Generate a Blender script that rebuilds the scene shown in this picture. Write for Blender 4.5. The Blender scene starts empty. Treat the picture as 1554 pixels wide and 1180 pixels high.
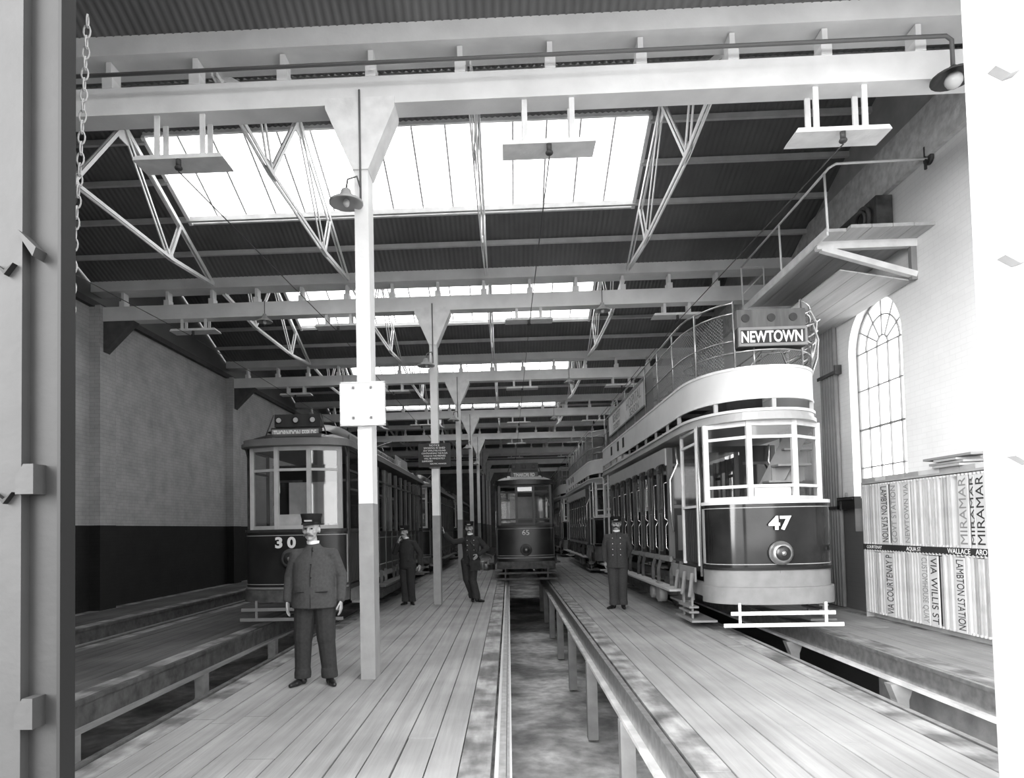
import bpy, math, random
from mathutils import Vector, Matrix, Euler
random.seed(7)
C = bpy.context.scene.collection
PI = math.pi

# ------------------------------------------------------------------ materials
MATS = {}
def mat(name, v, rough=.7, var=.0, scale=6., bump=.0, bscale=30., metal=0., spec=.4, stretch=(1, 1, 1), var2=0., scale2=1.2):
    if name in MATS: return MATS[name]
    m = bpy.data.materials.new(name); m.use_nodes = True
    nt = m.node_tree; b = nt.nodes['Principled BSDF']; L = nt.links
    b.inputs['Base Color'].default_value = (v, v, v, 1)
    b.inputs['Roughness'].default_value = rough
    b.inputs['Metallic'].default_value = metal
    b.inputs['Specular IOR Level'].default_value = spec
    tc = nt.nodes.new('ShaderNodeTexCoord'); mp = nt.nodes.new('ShaderNodeMapping')
    mp.inputs['Scale'].default_value = stretch; L.new(tc.outputs['Object'], mp.inputs['Vector'])
    if var > 0:
        n = nt.nodes.new('ShaderNodeTexNoise'); n.inputs['Scale'].default_value = scale; n.inputs['Detail'].default_value = 5
        L.new(mp.outputs[0], n.inputs['Vector'])
        r = nt.nodes.new('ShaderNodeValToRGB')
        lo, hi = max(0, v*(1-var)), min(1, v*(1+var))
        r.color_ramp.elements[0].position = .3; r.color_ramp.elements[1].position = .7
        r.color_ramp.elements[0].color = (lo, lo, lo, 1); r.color_ramp.elements[1].color = (hi, hi, hi, 1)
        L.new(n.outputs['Fac'], r.inputs['Fac']); out = r.outputs['Color']
        if var2 > 0:
            n2 = nt.nodes.new('ShaderNodeTexNoise'); n2.inputs['Scale'].default_value = scale2; n2.inputs['Detail'].default_value = 6
            L.new(tc.outputs['Object'], n2.inputs['Vector'])
            r2 = nt.nodes.new('ShaderNodeValToRGB'); r2.color_ramp.elements[0].position = .38; r2.color_ramp.elements[1].position = .6
            k = 1-var2; r2.color_ramp.elements[0].color = (k, k, k, 1)
            L.new(n2.outputs['Fac'], r2.inputs['Fac'])
            mx = nt.nodes.new('ShaderNodeMix'); mx.data_type = 'RGBA'; mx.blend_type = 'MULTIPLY'; mx.inputs['Factor'].default_value = 1
            L.new(out, mx.inputs['A']); L.new(r2.outputs['Color'], mx.inputs['B']); out = mx.outputs['Result']
        L.new(out, b.inputs['Base Color'])
    if bump > 0:
        n = nt.nodes.new('ShaderNodeTexNoise'); n.inputs['Scale'].default_value = bscale; n.inputs['Detail'].default_value = 4
        L.new(mp.outputs[0], n.inputs['Vector'])
        bp = nt.nodes.new('ShaderNodeBump'); bp.inputs['Strength'].default_value = bump; bp.inputs['Distance'].default_value = .02
        L.new(n.outputs['Fac'], bp.inputs['Height']); L.new(bp.outputs[0], b.inputs['Normal'])
    MATS[name] = m; return m

def brick_mat(name, v, dado, dv, dz, var=.12, ct=1.):
    m = bpy.data.materials.new(name); m.use_nodes = True; nt = m.node_tree; b = nt.nodes['Principled BSDF']; L = nt.links
    b.inputs['Roughness'].default_value = .75; b.inputs['Specular IOR Level'].default_value = .25
    tc = nt.nodes.new('ShaderNodeTexCoord'); sx = nt.nodes.new('ShaderNodeSeparateXYZ'); L.new(tc.outputs['Object'], sx.inputs[0])
    ad = nt.nodes.new('ShaderNodeMath'); ad.operation = 'ADD'; L.new(sx.outputs['X'], ad.inputs[0]); L.new(sx.outputs['Y'], ad.inputs[1])
    cx = nt.nodes.new('ShaderNodeCombineXYZ'); L.new(ad.outputs[0], cx.inputs['X']); L.new(sx.outputs['Z'], cx.inputs['Y'])
    br = nt.nodes.new('ShaderNodeTexBrick'); L.new(cx.outputs[0], br.inputs['Vector'])
    br.inputs['Scale'].default_value = 1; br.inputs['Brick Width'].default_value = .24; br.inputs['Row Height'].default_value = .085
    br.inputs['Mortar Size'].default_value = .006; br.inputs['Color1'].default_value = (1, 1, 1, 1)
    br.inputs['Color2'].default_value = (1-.07*ct,)*3+(1,); br.inputs['Mortar'].default_value = (1-.22*ct,)*3+(1,)
    gt = nt.nodes.new('ShaderNodeMath'); gt.operation = 'GREATER_THAN'; gt.inputs[1].default_value = dz; L.new(sx.outputs['Z'], gt.inputs[0])
    mx = nt.nodes.new('ShaderNodeMix'); mx.data_type = 'RGBA'
    mx.inputs['A'].default_value = (dv, dv, dv, 1) if dado else (v, v, v, 1); mx.inputs['B'].default_value = (v, v, v, 1)
    L.new(gt.outputs[0], mx.inputs['Factor'])
    n = nt.nodes.new('ShaderNodeTexNoise'); n.inputs['Scale'].default_value = 1.6; n.inputs['Detail'].default_value = 8; n.inputs['Roughness'].default_value = .65
    L.new(tc.outputs['Object'], n.inputs['Vector'])
    r = nt.nodes.new('ShaderNodeValToRGB'); r.color_ramp.elements[0].position = .3; r.color_ramp.elements[1].position = .6
    k = 1-2*var; r.color_ramp.elements[0].color = (k, k, k, 1); L.new(n.outputs['Fac'], r.inputs['Fac'])
    m1 = nt.nodes.new('ShaderNodeMix'); m1.data_type = 'RGBA'; m1.blend_type = 'MULTIPLY'; m1.inputs['Factor'].default_value = 1
    m2 = nt.nodes.new('ShaderNodeMix'); m2.data_type = 'RGBA'; m2.blend_type = 'MULTIPLY'; m2.inputs['Factor'].default_value = 1
    L.new(mx.outputs['Result'], m1.inputs['A']); L.new(br.outputs['Color'], m1.inputs['B'])
    L.new(m1.outputs['Result'], m2.inputs['A']); L.new(r.outputs['Color'], m2.inputs['B'])
    L.new(m2.outputs['Result'], b.inputs['Base Color'])
    bp = nt.nodes.new('ShaderNodeBump'); bp.inputs['Strength'].default_value = .35; bp.inputs['Distance'].default_value = .01
    L.new(br.outputs['Color'], bp.inputs['Height']); L.new(bp.outputs[0], b.inputs['Normal'])
    return m

def glass_mat(name, frost=.3, tint=.95, gloss=.08):
    m = bpy.data.materials.new(name); m.use_nodes = True; nt = m.node_tree; L = nt.links
    for n in list(nt.nodes):
        if n.type != 'OUTPUT_MATERIAL': nt.nodes.remove(n)
    o = [n for n in nt.nodes if n.type == 'OUTPUT_MATERIAL'][0]
    t = nt.nodes.new('ShaderNodeBsdfTransparent'); t.inputs[0].default_value = (tint, tint, tint, 1)
    d = nt.nodes.new('ShaderNodeBsdfTranslucent'); d.inputs[0].default_value = (.9, .9, .9, 1)
    g = nt.nodes.new('ShaderNodeBsdfGlossy'); g.inputs['Roughness'].default_value = .04
    a = nt.nodes.new('ShaderNodeMixShader'); a.inputs[0].default_value = frost; L.new(t.outputs[0], a.inputs[1]); L.new(d.outputs[0], a.inputs[2])
    c = nt.nodes.new('ShaderNodeMixShader'); c.inputs[0].default_value = gloss; L.new(a.outputs[0], c.inputs[1]); L.new(g.outputs[0], c.inputs[2])
    L.new(c.outputs[0], o.inputs['Surface']); return m

WHITE = mat('white_paint', .80, .55, .07, 3, .08, 40)
WHITEWORN = mat('white_paint_worn', .72, .6, .12, 5, .15, 30)
GREYPAINT = mat('grey_paint', .23, .6, .12, 5, .1, 30)
COLGREY = mat('column_grey_paint', .30, .6, .10, 6, .08, 30)
BEAM = mat('cream_beam_paint', .72, .6, .10, 2, .08, 30)
IRON = mat('corrugated_iron', .15, .55, .15, 1.2, 0, 10, .3)
STEELW = mat('painted_truss_steel', .78, .5, .05, 8)
DARK = mat('dark_paint', .018, .35, .3, 4)
DARKGLOSS = mat('dark_gloss_paint', .02, .3, .35, 2.2, spec=.6)
DASHGLOSS = mat('enamel_panel', .022, .10, .5, 1.6, spec=.45)
DARKWOOD = mat('dark_varnished_wood', .035, .5, .3, 9, stretch=(1, 1, .15))
MIDWOOD = mat('varnished_wood', .11, .45, .3, 9, stretch=(1, 1, .15))
BLACK = mat('black', .008, .6)
STEEL = mat('bare_steel', .45, .35, .25, 10, metal=.8)
RUST = mat('dull_iron', .09, .7, .4, 8, .3, 20)
BRASS = mat('polished_metal', .7, .25, .1, 6, metal=.9)
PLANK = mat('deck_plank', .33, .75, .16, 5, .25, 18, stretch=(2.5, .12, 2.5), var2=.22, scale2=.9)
PLANKD = mat('shaded_deck_plank', .12, .8, .25, 5, .25, 18, stretch=(2.5, .12, 2.5), var2=.4, scale2=.9)  # plank of the left decks, their shade put into a darker colour
PLANKS = mat('oil_stained_plank', .33, .7, .3, 5, .25, 18, stretch=(2.5, .5, 2.5), var2=.65, scale2=2.3)
TIMBER = mat('rough_timber', .28, .8, .25, 5, .3, 14, stretch=(1, .15, 1))
CAPCLOTH = mat('black_cap_cloth', .014, .85, .2, 40, spec=.2)
BADGE = mat('cap_badge_metal', .4, .5)
PITFLOOR = mat('pit_earth_floor', .72, .75, .3, 5, .7, 9, var2=.62, scale2=.8)
CONC = mat('pit_concrete', .42, .85, .2, 4, .3, 16, var2=.25)
WOOL = mat('uniform_wool', .055, .9, .15, 40, .15, 200)
WOOLD = mat('dark_uniform_wool', .026, .9, .15, 40, .15, 200)
TROUSER = mat('trouser_wool', .028, .9, .2, 30, .15, 200)
SKIN = mat('skin', .38, .5, .06, 20)
HAIR = mat('hair', .03, .7, .3, 60)
HAIRG = mat('grey_hair', .12, .7, .3, 60)
LEATHER = mat('black_leather', .012, .35, spec=.4)
BAGLEATHER = mat('worn_bag_leather', .03, .8, .3, 12, spec=.15)
CLOTHW = mat('white_collar_cloth', .8, .8)
CLOTHG = mat('grey_blind_cloth', .42, .9, .15, 5)
CHALK = mat('white_lettering', .85, .7)
BOARDW = mat('board_white_paint', .56, .6, .12, 3)
BOARDG = mat('board_grey_paint', .34, .6, .2, 3)
SIGNBLACK = mat('sign_black', .03, .6, .4, 3)
INK = mat('black_lettering', .03, .7)
LIVERY = mat('cream_livery', .70, .3, .06, 2, spec=.5)
LIVERYG = mat('stone_livery', .40, .35, .08, 3, spec=.5)
GOLD = mat('lining_line', .42, .4)
LENS = mat('lamp_lens', .55, .08, spec=.9)
ENAMEL = mat('enamel_shade', .35, .4)
MACH = mat('machinery_iron', .05, .5, .5, 8)
MESHW = mat('wire_mesh', .20, .5)
CANVAS = mat('dark_canvas_screen', .055, .9, .2, 6)
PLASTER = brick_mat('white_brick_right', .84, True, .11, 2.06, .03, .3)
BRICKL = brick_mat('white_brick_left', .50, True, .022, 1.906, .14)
PLATEROUGH = mat('rough_plaster', .62, .9, .2, 8, .5, 14)
BULB = mat('bulb_glass', .5, .1)
MATS['dark_conduit'] = mat('dark_conduit', .12, .5)
GLASS = glass_mat('skylight_glass', .30, .97, .02)
WGLASS = glass_mat('window_glass', .35, .97, .03)
TGLASS = glass_mat('tram_glass', .03, .75, .16)

# ------------------------------------------------------------------ mesh helper
class MB:
    def __init__(s): s.v = []; s.f = []; s.smooth = []
    def add(s, vs, fs, sm=False):
        o = len(s.v); s.v += [tuple(p) for p in vs]
        for f in fs: s.f.append(tuple(i+o for i in f)); s.smooth.append(sm)
        return s
    def box(s, x0, x1, y0, y1, z0, z1):
        if x0 > x1: x0, x1 = x1, x0
        if y0 > y1: y0, y1 = y1, y0
        if z0 > z1: z0, z1 = z1, z0
        return s.add([(x0,y0,z0),(x1,y0,z0),(x1,y1,z0),(x0,y1,z0),(x0,y0,z1),(x1,y0,z1),(x1,y1,z1),(x0,y1,z1)],
              [(0,3,2,1),(4,5,6,7),(0,1,5,4),(1,2,6,5),(2,3,7,6),(3,0,4,7)])
    def bar(s, a, b, w, h, up=(0, 0, 1)):
        a, b = Vector(a), Vector(b); d = (b-a).normalized(); u = Vector(up)
        if abs(d.dot(u)) > .99: u = Vector((1, 0, 0))
        r = d.cross(u).normalized()*w/2; t = r.cross(d).normalized()*h/2
        P = [a-r-t, a+r-t, a+r+t, a-r+t, b-r-t, b+r-t, b+r+t, b-r+t]
        return s.add(P, [(0,1,2,3),(7,6,5,4),(0,4,5,1),(1,5,6,2),(2,6,7,3),(3,7,4,0)])
    def tube(s, pts, r, n=8, r2=None):
        pts = [Vector(p) for p in pts]; m = len(pts); base = len(s.v); V = []
        d0 = (pts[1]-pts[0]).normalized(); u = Vector((0, 0, 1)) if abs(d0.z) < .9 else Vector((1, 0, 0)); u = (u-d0*u.dot(d0)).normalized()
        for i, p in enumerate(pts):
            d = (pts[min(i+1, m-1)]-pts[max(i-1, 0)]).normalized(); u = (u-d*u.dot(d)).normalized(); w = d.cross(u)
            rr = r if r2 is None else r+(r2-r)*i/(m-1)
            V += [p+(u*math.cos(2*PI*k/n)+w*math.sin(2*PI*k/n))*rr for k in range(n)]
        F = [(i*n+k, i*n+(k+1) % n, (i+1)*n+(k+1) % n, (i+1)*n+k) for i in range(m-1) for k in range(n)]
        o = len(s.v); s.add(V, F, n > 5); s.add([], [])
        s.f.append(tuple(o+k for k in reversed(range(n)))); s.smooth.append(False)
        s.f.append(tuple(o+(m-1)*n+k for k in range(n))); s.smooth.append(False)
        return s
    def cyl(s, c, r, h, axis='z', n=20, r2=None):
        c = Vector(c); d = {'x': Vector((1,0,0)), 'y': Vector((0,1,0)), 'z': Vector((0,0,1))}[axis]
        return s.tube([c-d*h/2, c+d*h/2], r, n, r2)
    def sphere(s, c, rx, ry=None, rz=None, n=12, m=8):
        ry = ry or rx; rz = rz or rx; V = [(c[0], c[1], c[2]-rz)]; F = []
        for j in range(1, m):
            a = -PI/2+PI*j/m
            for k in range(n): V.append((c[0]+rx*math.cos(a)*math.cos(2*PI*k/n), c[1]+ry*math.cos(a)*math.sin(2*PI*k/n), c[2]+rz*math.sin(a)))
        V.append((c[0], c[1], c[2]+rz)); t = len(V)-1
        for k in range(n):
            F.append((0, 1+(k+1) % n, 1+k)); F.append((t, 1+(m-2)*n+k, 1+(m-2)*n+(k+1) % n))
            for j in range(m-2): F.append((1+j*n+k, 1+j*n+(k+1) % n, 1+(j+1)*n+(k+1) % n, 1+(j+1)*n+k))
        return s.add(V, F, True)
    def lathe(s, prof, c=(0,0,0), axis='z', n=24):
        V = []; F = []; m = len(prof)
        for (r, h) in prof:
            for k in range(n):
                a = 2*PI*k/n; x, y = r*math.cos(a), r*math.sin(a)
                p = (x, y, h) if axis == 'z' else ((x, h, y) if axis == 'y' else (h, x, y))
                V.append((c[0]+p[0], c[1]+p[1], c[2]+p[2]))
        for i in range(m-1):
            for k in range(n): F.append((i*n+k, i*n+(k+1) % n, (i+1)*n+(k+1) % n, (i+1)*n+k))
        return s.add(V, F, True)
    def prism(s, poly, lo, hi, axis='y'):   # poly of 2D points extruded along axis
        def P(a, b, t): return {'y': (a, t, b), 'x': (t, a, b), 'z': (a, b, t)}[axis]
        n = len(poly); V = [P(a, b, lo) for a, b in poly]+[P(a, b, hi) for a, b in poly]
        F = [tuple(range(n)), tuple(reversed(range(n, 2*n)))]+[(i, i+n, (i+1) % n+n, (i+1) % n) for i in range(n)]
        return s.add(V, F)
    def band(s, pts, z0, z1, t, flare=0., closed=False):   # wall of thickness t along plan points
        n = len(pts); P = [Vector((p[0], p[1])) for p in pts]; N = []
        for i in range(n):
            a = P[(i-1) % n] if (closed or i > 0) else P[i]; b = P[(i+1) % n] if (closed or i < n-1) else P[i]
            d = (b-a).normalized(); N.append(Vector((d.y, -d.x)))
        O = []; I = []; T = []
        for i in range(n):
            o = P[i]; q = P[i]-N[i]*t; of = P[i]+N[i]*flare; qf = of-N[i]*t
            O += [(o.x, o.y, z0), (of.x, of.y, z1)]; I += [(q.x, q.y, z0), (qf.x, qf.y, z1)]; T += [(o.x, o.y, z0), (of.x, of.y, z1), (qf.x, qf.y, z1), (q.x, q.y, z0)]
        R = range(n if closed else n-1)
        s.add(O, [(2*i, 2*((i+1) % n), 2*((i+1) % n)+1, 2*i+1) for i in R], True)
        s.add(I, [(2*i, 2*i+1, 2*((i+1) % n)+1, 2*((i+1) % n)) for i in R], True)
        F = [(4*i+1, 4*((i+1) % n)+1, 4*((i+1) % n)+2, 4*i+2) for i in R]+[(4*i+3, 4*((i+1) % n)+3, 4*((i+1) % n), 4*i) for i in R]
        if not closed: F += [(0, 1, 2, 3), (4*n-1, 4*n-2, 4*n-3, 4*n-4)]
        return s.add(T, F)
    def slab(s, pts, z0, z1): return s.prism([(p[0], p[1]) for p in pts], z0, z1, 'z')
    def cut(s):
        if not hasattr(s, 'cuts'): s.cuts = [(0, 0)]
        s.cuts.append((len(s.v), len(s.f))); return s
    def each(s, name, m, parent=None):      # one object for every piece marked with cut()
        if s.cuts[-1] != (len(s.v), len(s.f)): s.cut()
        R = []
        for (v0, f0), (v1, f1) in zip(s.cuts, s.cuts[1:]):
            if f1 == f0: continue
            q = MB(); q.v = s.v[v0:v1]; q.f = [tuple(i-v0 for i in fc) for fc in s.f[f0:f1]]; q.smooth = s.smooth[f0:f1]; R.append(q.build(name, m, parent))
        return R
    def build(s, name, m, parent=None, loc=None, recalc=True):
        me = bpy.data.meshes.new(name); me.from_pydata(s.v, [], s.f)
        me.materials.append(m)
        if recalc:
            import bmesh
            bm = bmesh.new(); bm.from_mesh(me); bmesh.ops.recalc_face_normals(bm, faces=bm.faces); bm.to_mesh(me); bm.free()
        sm = s.smooth[:len(me.polygons)]
        if len(sm) == len(me.polygons): me.polygons.foreach_set('use_smooth', sm)
        me.update()
        o = bpy.data.objects.new(name, me); C.objects.link(o)
        if parent: o.parent = parent
        if loc: o.location = loc
        return o

def tag(o, label=None, cat=None, group=None, kind=None):
    if label: o['label'] = label
    if cat: o['category'] = cat
    if group: o['group'] = group
    if kind: o['kind'] = kind
    return o
def struct(name, mb, m, parent=None): return tag(mb.build(name, m, parent), kind='structure') if not parent else mb.build(name, m, parent)
def empty(name, loc, label=None, cat=None, group=None, rz=0.):
    o = bpy.data.objects.new(name, None); C.objects.link(o); o.location = loc; o.rotation_euler = (0, 0, rz)
    return tag(o, label, cat, group)
def copy_tree(o, parent=None):
    c = o.copy(); C.objects.link(c); c.parent = parent
    for ch in list(o.children): copy_tree(ch, c)
    return c
def text(name, body, size, loc, rot, m, parent=None, ext=.003, ax='CENTER', sx=1., bold=0.):
    cu = bpy.data.curves.new(name, 'FONT'); cu.body = body; cu.size = size; cu.extrude = ext; cu.align_x = ax; cu.align_y = 'CENTER'; cu.offset = bold
    cu.materials.append(m); o = bpy.data.objects.new(name, cu); C.objects.link(o); o.location = loc; o.rotation_euler = rot; o.scale = (sx, 1, 1)
    bpy.context.view_layer.update()
    me = bpy.data.meshes.new_from_object(o.evaluated_get(bpy.context.evaluated_depsgraph_get())); me.name = name
    bpy.data.objects.remove(o); o = bpy.data.objects.new(name, me); C.objects.link(o); o.location = loc; o.rotation_euler = rot; o.scale = (sx, 1, 1)
    if not me.materials: me.materials.append(m)
    if parent: o.parent = parent
    return o
FRONT = (PI/2, 0, 0)          # text facing -Y
LEFTW = (PI/2, 0, -PI/2)      # text facing -X

# ------------------------------------------------------------------ camera (measured from the perspective of the tracks, columns and beams)
W, H = 1554, 1180
f, cx, cy, yaw, pitch, roll = 999.38, 735.55, 764.6, -.0354, .037, .0214
cam = bpy.data.cameras.new('camera'); co = bpy.data.objects.new('camera', cam); C.objects.link(co)
co.location = (0, 0, 1.65)
cyw, syw, cp, sp, cr, sr = math.cos(yaw), math.sin(yaw), math.cos(pitch), math.sin(pitch), math.cos(roll), math.sin(roll)
r_ = Vector((cyw, -syw, 0)); fw = Vector((syw*cp, cyw*cp, sp)); up = Vector((-syw*sp, -cyw*sp, cp))
Rr = r_*cr - up*sr; Uu = up*cr + r_*sr
co.matrix_world = Matrix(((Rr.x, Uu.x, -fw.x, 0), (Rr.y, Uu.y, -fw.y, 0), (Rr.z, Uu.z, -fw.z, 1.65), (0, 0, 0, 1)))
cam.sensor_fit = 'HORIZONTAL'; cam.sensor_width = 36; cam.lens = f/W*36
cam.shift_x = (W/2-cx)/W; cam.shift_y = (cy-H/2)/W
cam.clip_start = .05; cam.clip_end = 300
bpy.context.scene.camera = co

S0, SP = 7.34, 7.18
def LY(k): return S0+SP*(k-1)      # front face of beam line k
NB = 8                             # number of beam lines
YEND = LY(NB)+.3
XL, XR = -9.37, 6.42

# ------------------------------------------------------------------ building shell
ZR = 7.43; SL = .415; RH = 3.55     # roof springing height, slope, half width of a roof bay
def ridge_y(k): return LY(k)+.10+3.49   # ridge of the bay beyond beam line k
# pit floor and decks
m = MB(); N = 60
V = []; F = []
random.seed(3)
xs = [XL+(XR-XL)*i/40 for i in range(41)]; ys = [.5+64*i/160 for i in range(161)]
for y in ys:
    for x in xs: V.append((x, y, -1.42+.03*math.sin(x*3.1+y)*math.cos(y*1.7-x)))
for j in range(160):
    for i in range(40): F.append((j*41+i, j*41+i+1, (j+1)*41+i+1, (j+1)*41+i))
m.add(V, F, True); struct('floor', m, PITFLOOR)
struct('ground', MB().box(-30, 30, -30, .5, -.25, -.06), mat('yard_ground', .22, .9, .2, 2, .3, 20))
struct('wall_pit', MB().box(5.35, 5.5, 2.2, 9.9, -1.4, -.08), CONC)
struct('wall_pit_left', MB().box(-9.2, -9.05, 2.2, YEND, -1.4, -.08), CONC)

def deck(name, x0, x1, m_main, m_edge, y0=.4, y1=YEND, bw=.2, label=''):
    n = max(2, round((x1-x0)/bw)); w = (x1-x0)/n
    main = MB(); edge = MB()
    for i in range(n):
        tgt = edge if (i == 0 or i == n-1) else main
        y = y0
        while y < y1:
            ln = random.uniform(4.2, 7.5) if y > y0 else random.uniform(1.5, 6)
            e = min(y+ln, y1); g = .005+random.random()*.009
            dz = random.uniform(-.004, .004)
            tgt.box(x0+i*w+g/2, x0+(i+1)*w-g/2, y, e-.006, -.05+dz, dz); y = e
    o = tag(main.build(name, m_main), kind='structure')
    edge.build('edge_plank', m_edge, o)
    j = MB(); y = y0+.3
    while y < y1: j.box(x0+.03, x1-.03, y, y+.08, -.2, -.055); y += 1.4
    j.build('joist', TIMBER, o)
    return o
deck('floor_centre_deck', -3.106, -.155, PLANK, PLANKS, bw=.225)
deck('floor_right_deck', 1.212, 3.38, PLANK, PLANKS, bw=.24)
deck('floor_window_deck', 4.70, XR, PLANK, PLANKS, bw=.3)
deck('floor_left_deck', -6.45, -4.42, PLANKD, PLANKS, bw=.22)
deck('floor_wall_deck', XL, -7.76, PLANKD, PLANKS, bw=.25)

# rails on their beams, pit posts
def rail(xd, d, label, dark=False, wide=False):
    t = empty('pit_rail', (xd, 2, 0), label, 'rail', 'rails along the pit edges')
    Lh = YEND-2
    if wide:
        MB().box(d*.018, d*.14, 0, Lh, -.30, -.035).build('stringer', TIMBER if dark else mat('pale_timber', .7, .75, .2, 5, .2, 14, stretch=(1, .1, 1)), t)
        MB().box(d*.05, d*.10, 0, Lh, -.035, .004).box(d*.105, d*.125, 0, Lh, -.035, -.012).build('rail_head', STEEL, t)
    else:
        MB().box(d*.025, d*.08, 0, Lh, -.04, .004).box(d*.04, d*.065, 0, Lh, -.26, -.04).build('rail_head', STEEL if not dark else RUST, t)
        MB().box(d*.0, d*.135, 0, Lh, -.30, -.26).build('flange', mat('pale_girder', .66, .6, .3, 3, .1, 20) if not dark else TIMBER, t)
        MB().box(d*.038, d*.05, 0, Lh, -.26, -.04).build('web', RUST, t)
    return t
rail(-.155, 1, 'worn steel rail and pale timber along the left edge of the middle pit', wide=True)
rail(1.212, -1, 'steel rail on a girder along the right edge of the middle pit')
rail(3.38, 1, 'rail along the edge of the right deck, leading under the open-top tram')
rail(4.70, -1, 'steel rail and pale flange beside the deck below the arched window')
rail(-3.106, -1, 'rail at the left edge of the middle deck, behind the stout man', True)
rail(-4.42, 1, 'dark rail at the right edge of the left deck', True)
rail(-6.45, -1, 'dark rail at the far edge of the left deck', True)
rail(-7.76, 1, 'dark rail nearest the left wall', True)
def posts(x, ys_, w, m_, label, grp, flare=False):
    p = MB().box(-w/2, w/2, -w/2, w/2, -1.39, -.302)
    if flare: p.prism([(-w/2, -.31), (-w, -.31), (-w/2, -.5)], -w/2, w/2, 'y').prism([(w/2, -.31), (w/2, -.5), (w, -.31)], -w/2, w/2, 'y')
    o = None
    for y in ys_:
        if o is None: o = p.build('pit_post', m_)
        else: o = o.copy(); C.objects.link(o)
        o.location = (x, y, 0); tag(o, label, 'post', grp)
PSTW = mat('grey_pit_post', .32, .75, .15, 5, .1, 20)
posts(1.14, [4.0, 6.75, 9.6, 12.5, 15.4, 18.3, 21.2, 24.1], .145, PSTW, 'square pale post under the girder on the right of the middle pit', 'posts of the middle pit')
posts(4.64, [5.2, 8.15, 11.1], .14, PSTW, 'pale post with a splayed head under the rail below the arched window', 'posts of the right pit', True)
posts(-4.36, [6.4, 9.2, 12, 14.8], .14, TIMBER, 'dark post in the pit in front of the single-deck tram', 'posts of the left pit')

# walls
def wall_left():
    struct('wall_left', MB().box(XL-.3, XL, 2.9, YEND, -1.5, 6.93), BRICKL)
    struct('wall_left_upper', MB().box(XL-.2, XL-.02, 2.9, YEND, 6.93, 9.1), IRON)
    struct('trim_1', MB().box(XL-.02, XL+.12, 2.9, YEND, 6.86, 7.0), mat('dark_timber_plate', .07, .8, .2, 6))
wall_left()
# right wall with arched window openings
WY0, WY1, WSP = 10.78, 12.44, 4.71
def wall_right():
    wins = [(WY0+SP*k, WY1+SP*k) for k in range(0, 7)]
    m = MB(); y = 2.9
    for a, b in wins:
        m.box(XR, XR+.35, y, a, -1.5, 7.2)
        m.box(XR, XR+.35, a, b, -1.5, 1.45)
        c = (a+b)/2; R = (b-a)/2; n = 20
        pts = [(c+R*math.cos(PI*i/n), WSP+R*math.sin(PI*i/n)) for i in range(n+1)]
        for i in range(n):
            (p, q), (p2, q2) = pts[i], pts[i+1]
            m.add([(XR, p, q), (XR, p2, q2), (XR, p2, 7.2), (XR, p, 7.2), (XR+.35, p, q), (XR+.35, p2, q2), (XR+.35, p2, 7.2), (XR+.35, p, 7.2)],
                  [(0, 1, 2, 3), (4, 7, 6, 5), (0, 4, 5, 1)])
        y = b
    m.box(XR, XR+.35, y, YEND, -1.5, 7.2)
    struct('wall_right', m, PLASTER)
    for k, (a, b) in enumerate(wins):
        c = (a+b)/2; R = (b-a)/2; z0 = 1.45
        w = MB(); X0, X1 = XR+.16, XR+.19
        def arc(r_, th):
            n = 20
            for i in range(n):
                t0, t1 = PI*i/n, PI*(i+1)/n
                w.bar((X0, c+r_*math.cos(t0), WSP+r_*math.sin(t0)), (X0, c+r_*math.cos(t1), WSP+r_*math.sin(t1)), th, .03, (1, 0, 0))
        arc(R-.02, .04); arc(R*.62, .02); arc(R*.2, .02)
        for i in range(1, 6):
            t = PI*i/6; w.bar((X0, c+R*.2*math.cos(t), WSP+R*.2*math.sin(t)), (X0, c+R*math.cos(t), WSP+R*math.sin(t)), .02, .02, (1, 0, 0))
        for s in (-1, -.6, -.2, .2, .6, 1):
            t = .045 if abs(s) == 1 else .018
            w.bar((X0, c+s*(R-.02), z0), (X0, c+s*(R-.02), WSP), t, .03, (1, 0, 0))
        for i, z in enumerate((WSP, WSP-.68, WSP-1.4, WSP-2.1, WSP-2.75, z0+.02)):
            w.bar((X0, a, z), (X0, b, z), .02 if i != 2 else .035, .03, (1, 0, 0))
        fr = tag(w.build('window_%d' % (k+1), mat('window_bars', .25, .6)), kind='structure')
        g = MB(); n = 20
        poly = [(a, z0), (b, z0)]+[(c+R*math.cos(PI*i/n), WSP+R*math.sin(PI*i/n)) for i in range(n+1)]
        g.add([(XR+.2, p, q) for p, q in poly], [tuple(range(len(poly)))]); g.build('pane', WGLASS, fr, recalc=False)
wall_right()
struct('wall_right_upper', MB().box(XR-.03, XR+.2, 2.9, YEND, 7.8, 9.1), mat('grey_boarding', .42, .8, .15, 3))
struct('trim_2', MB().box(XR-.09, XR, 2.9, YEND, 7.05, 7.80), PLATEROUGH)
struct('wall_end', MB().box(XL, XR, YEND, YEND+.3, -1.5, 9.1), mat('end_wall_brick', .12, .8, .2, 3))
# front wall: doorway the camera looks through, doors of the right track open, the left ones shut
struct('wall_front_left', MB().box(XL-.3, -2.30, 2.9, 3.15, -1.5, 9.2), mat('front_boarding', .3, .8, .1, 4))
struct('wall_front_top', MB().box(-2.30, XR+.35, 2.9, 3.15, 7.0, 9.3), MATS['front_boarding'])

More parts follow.
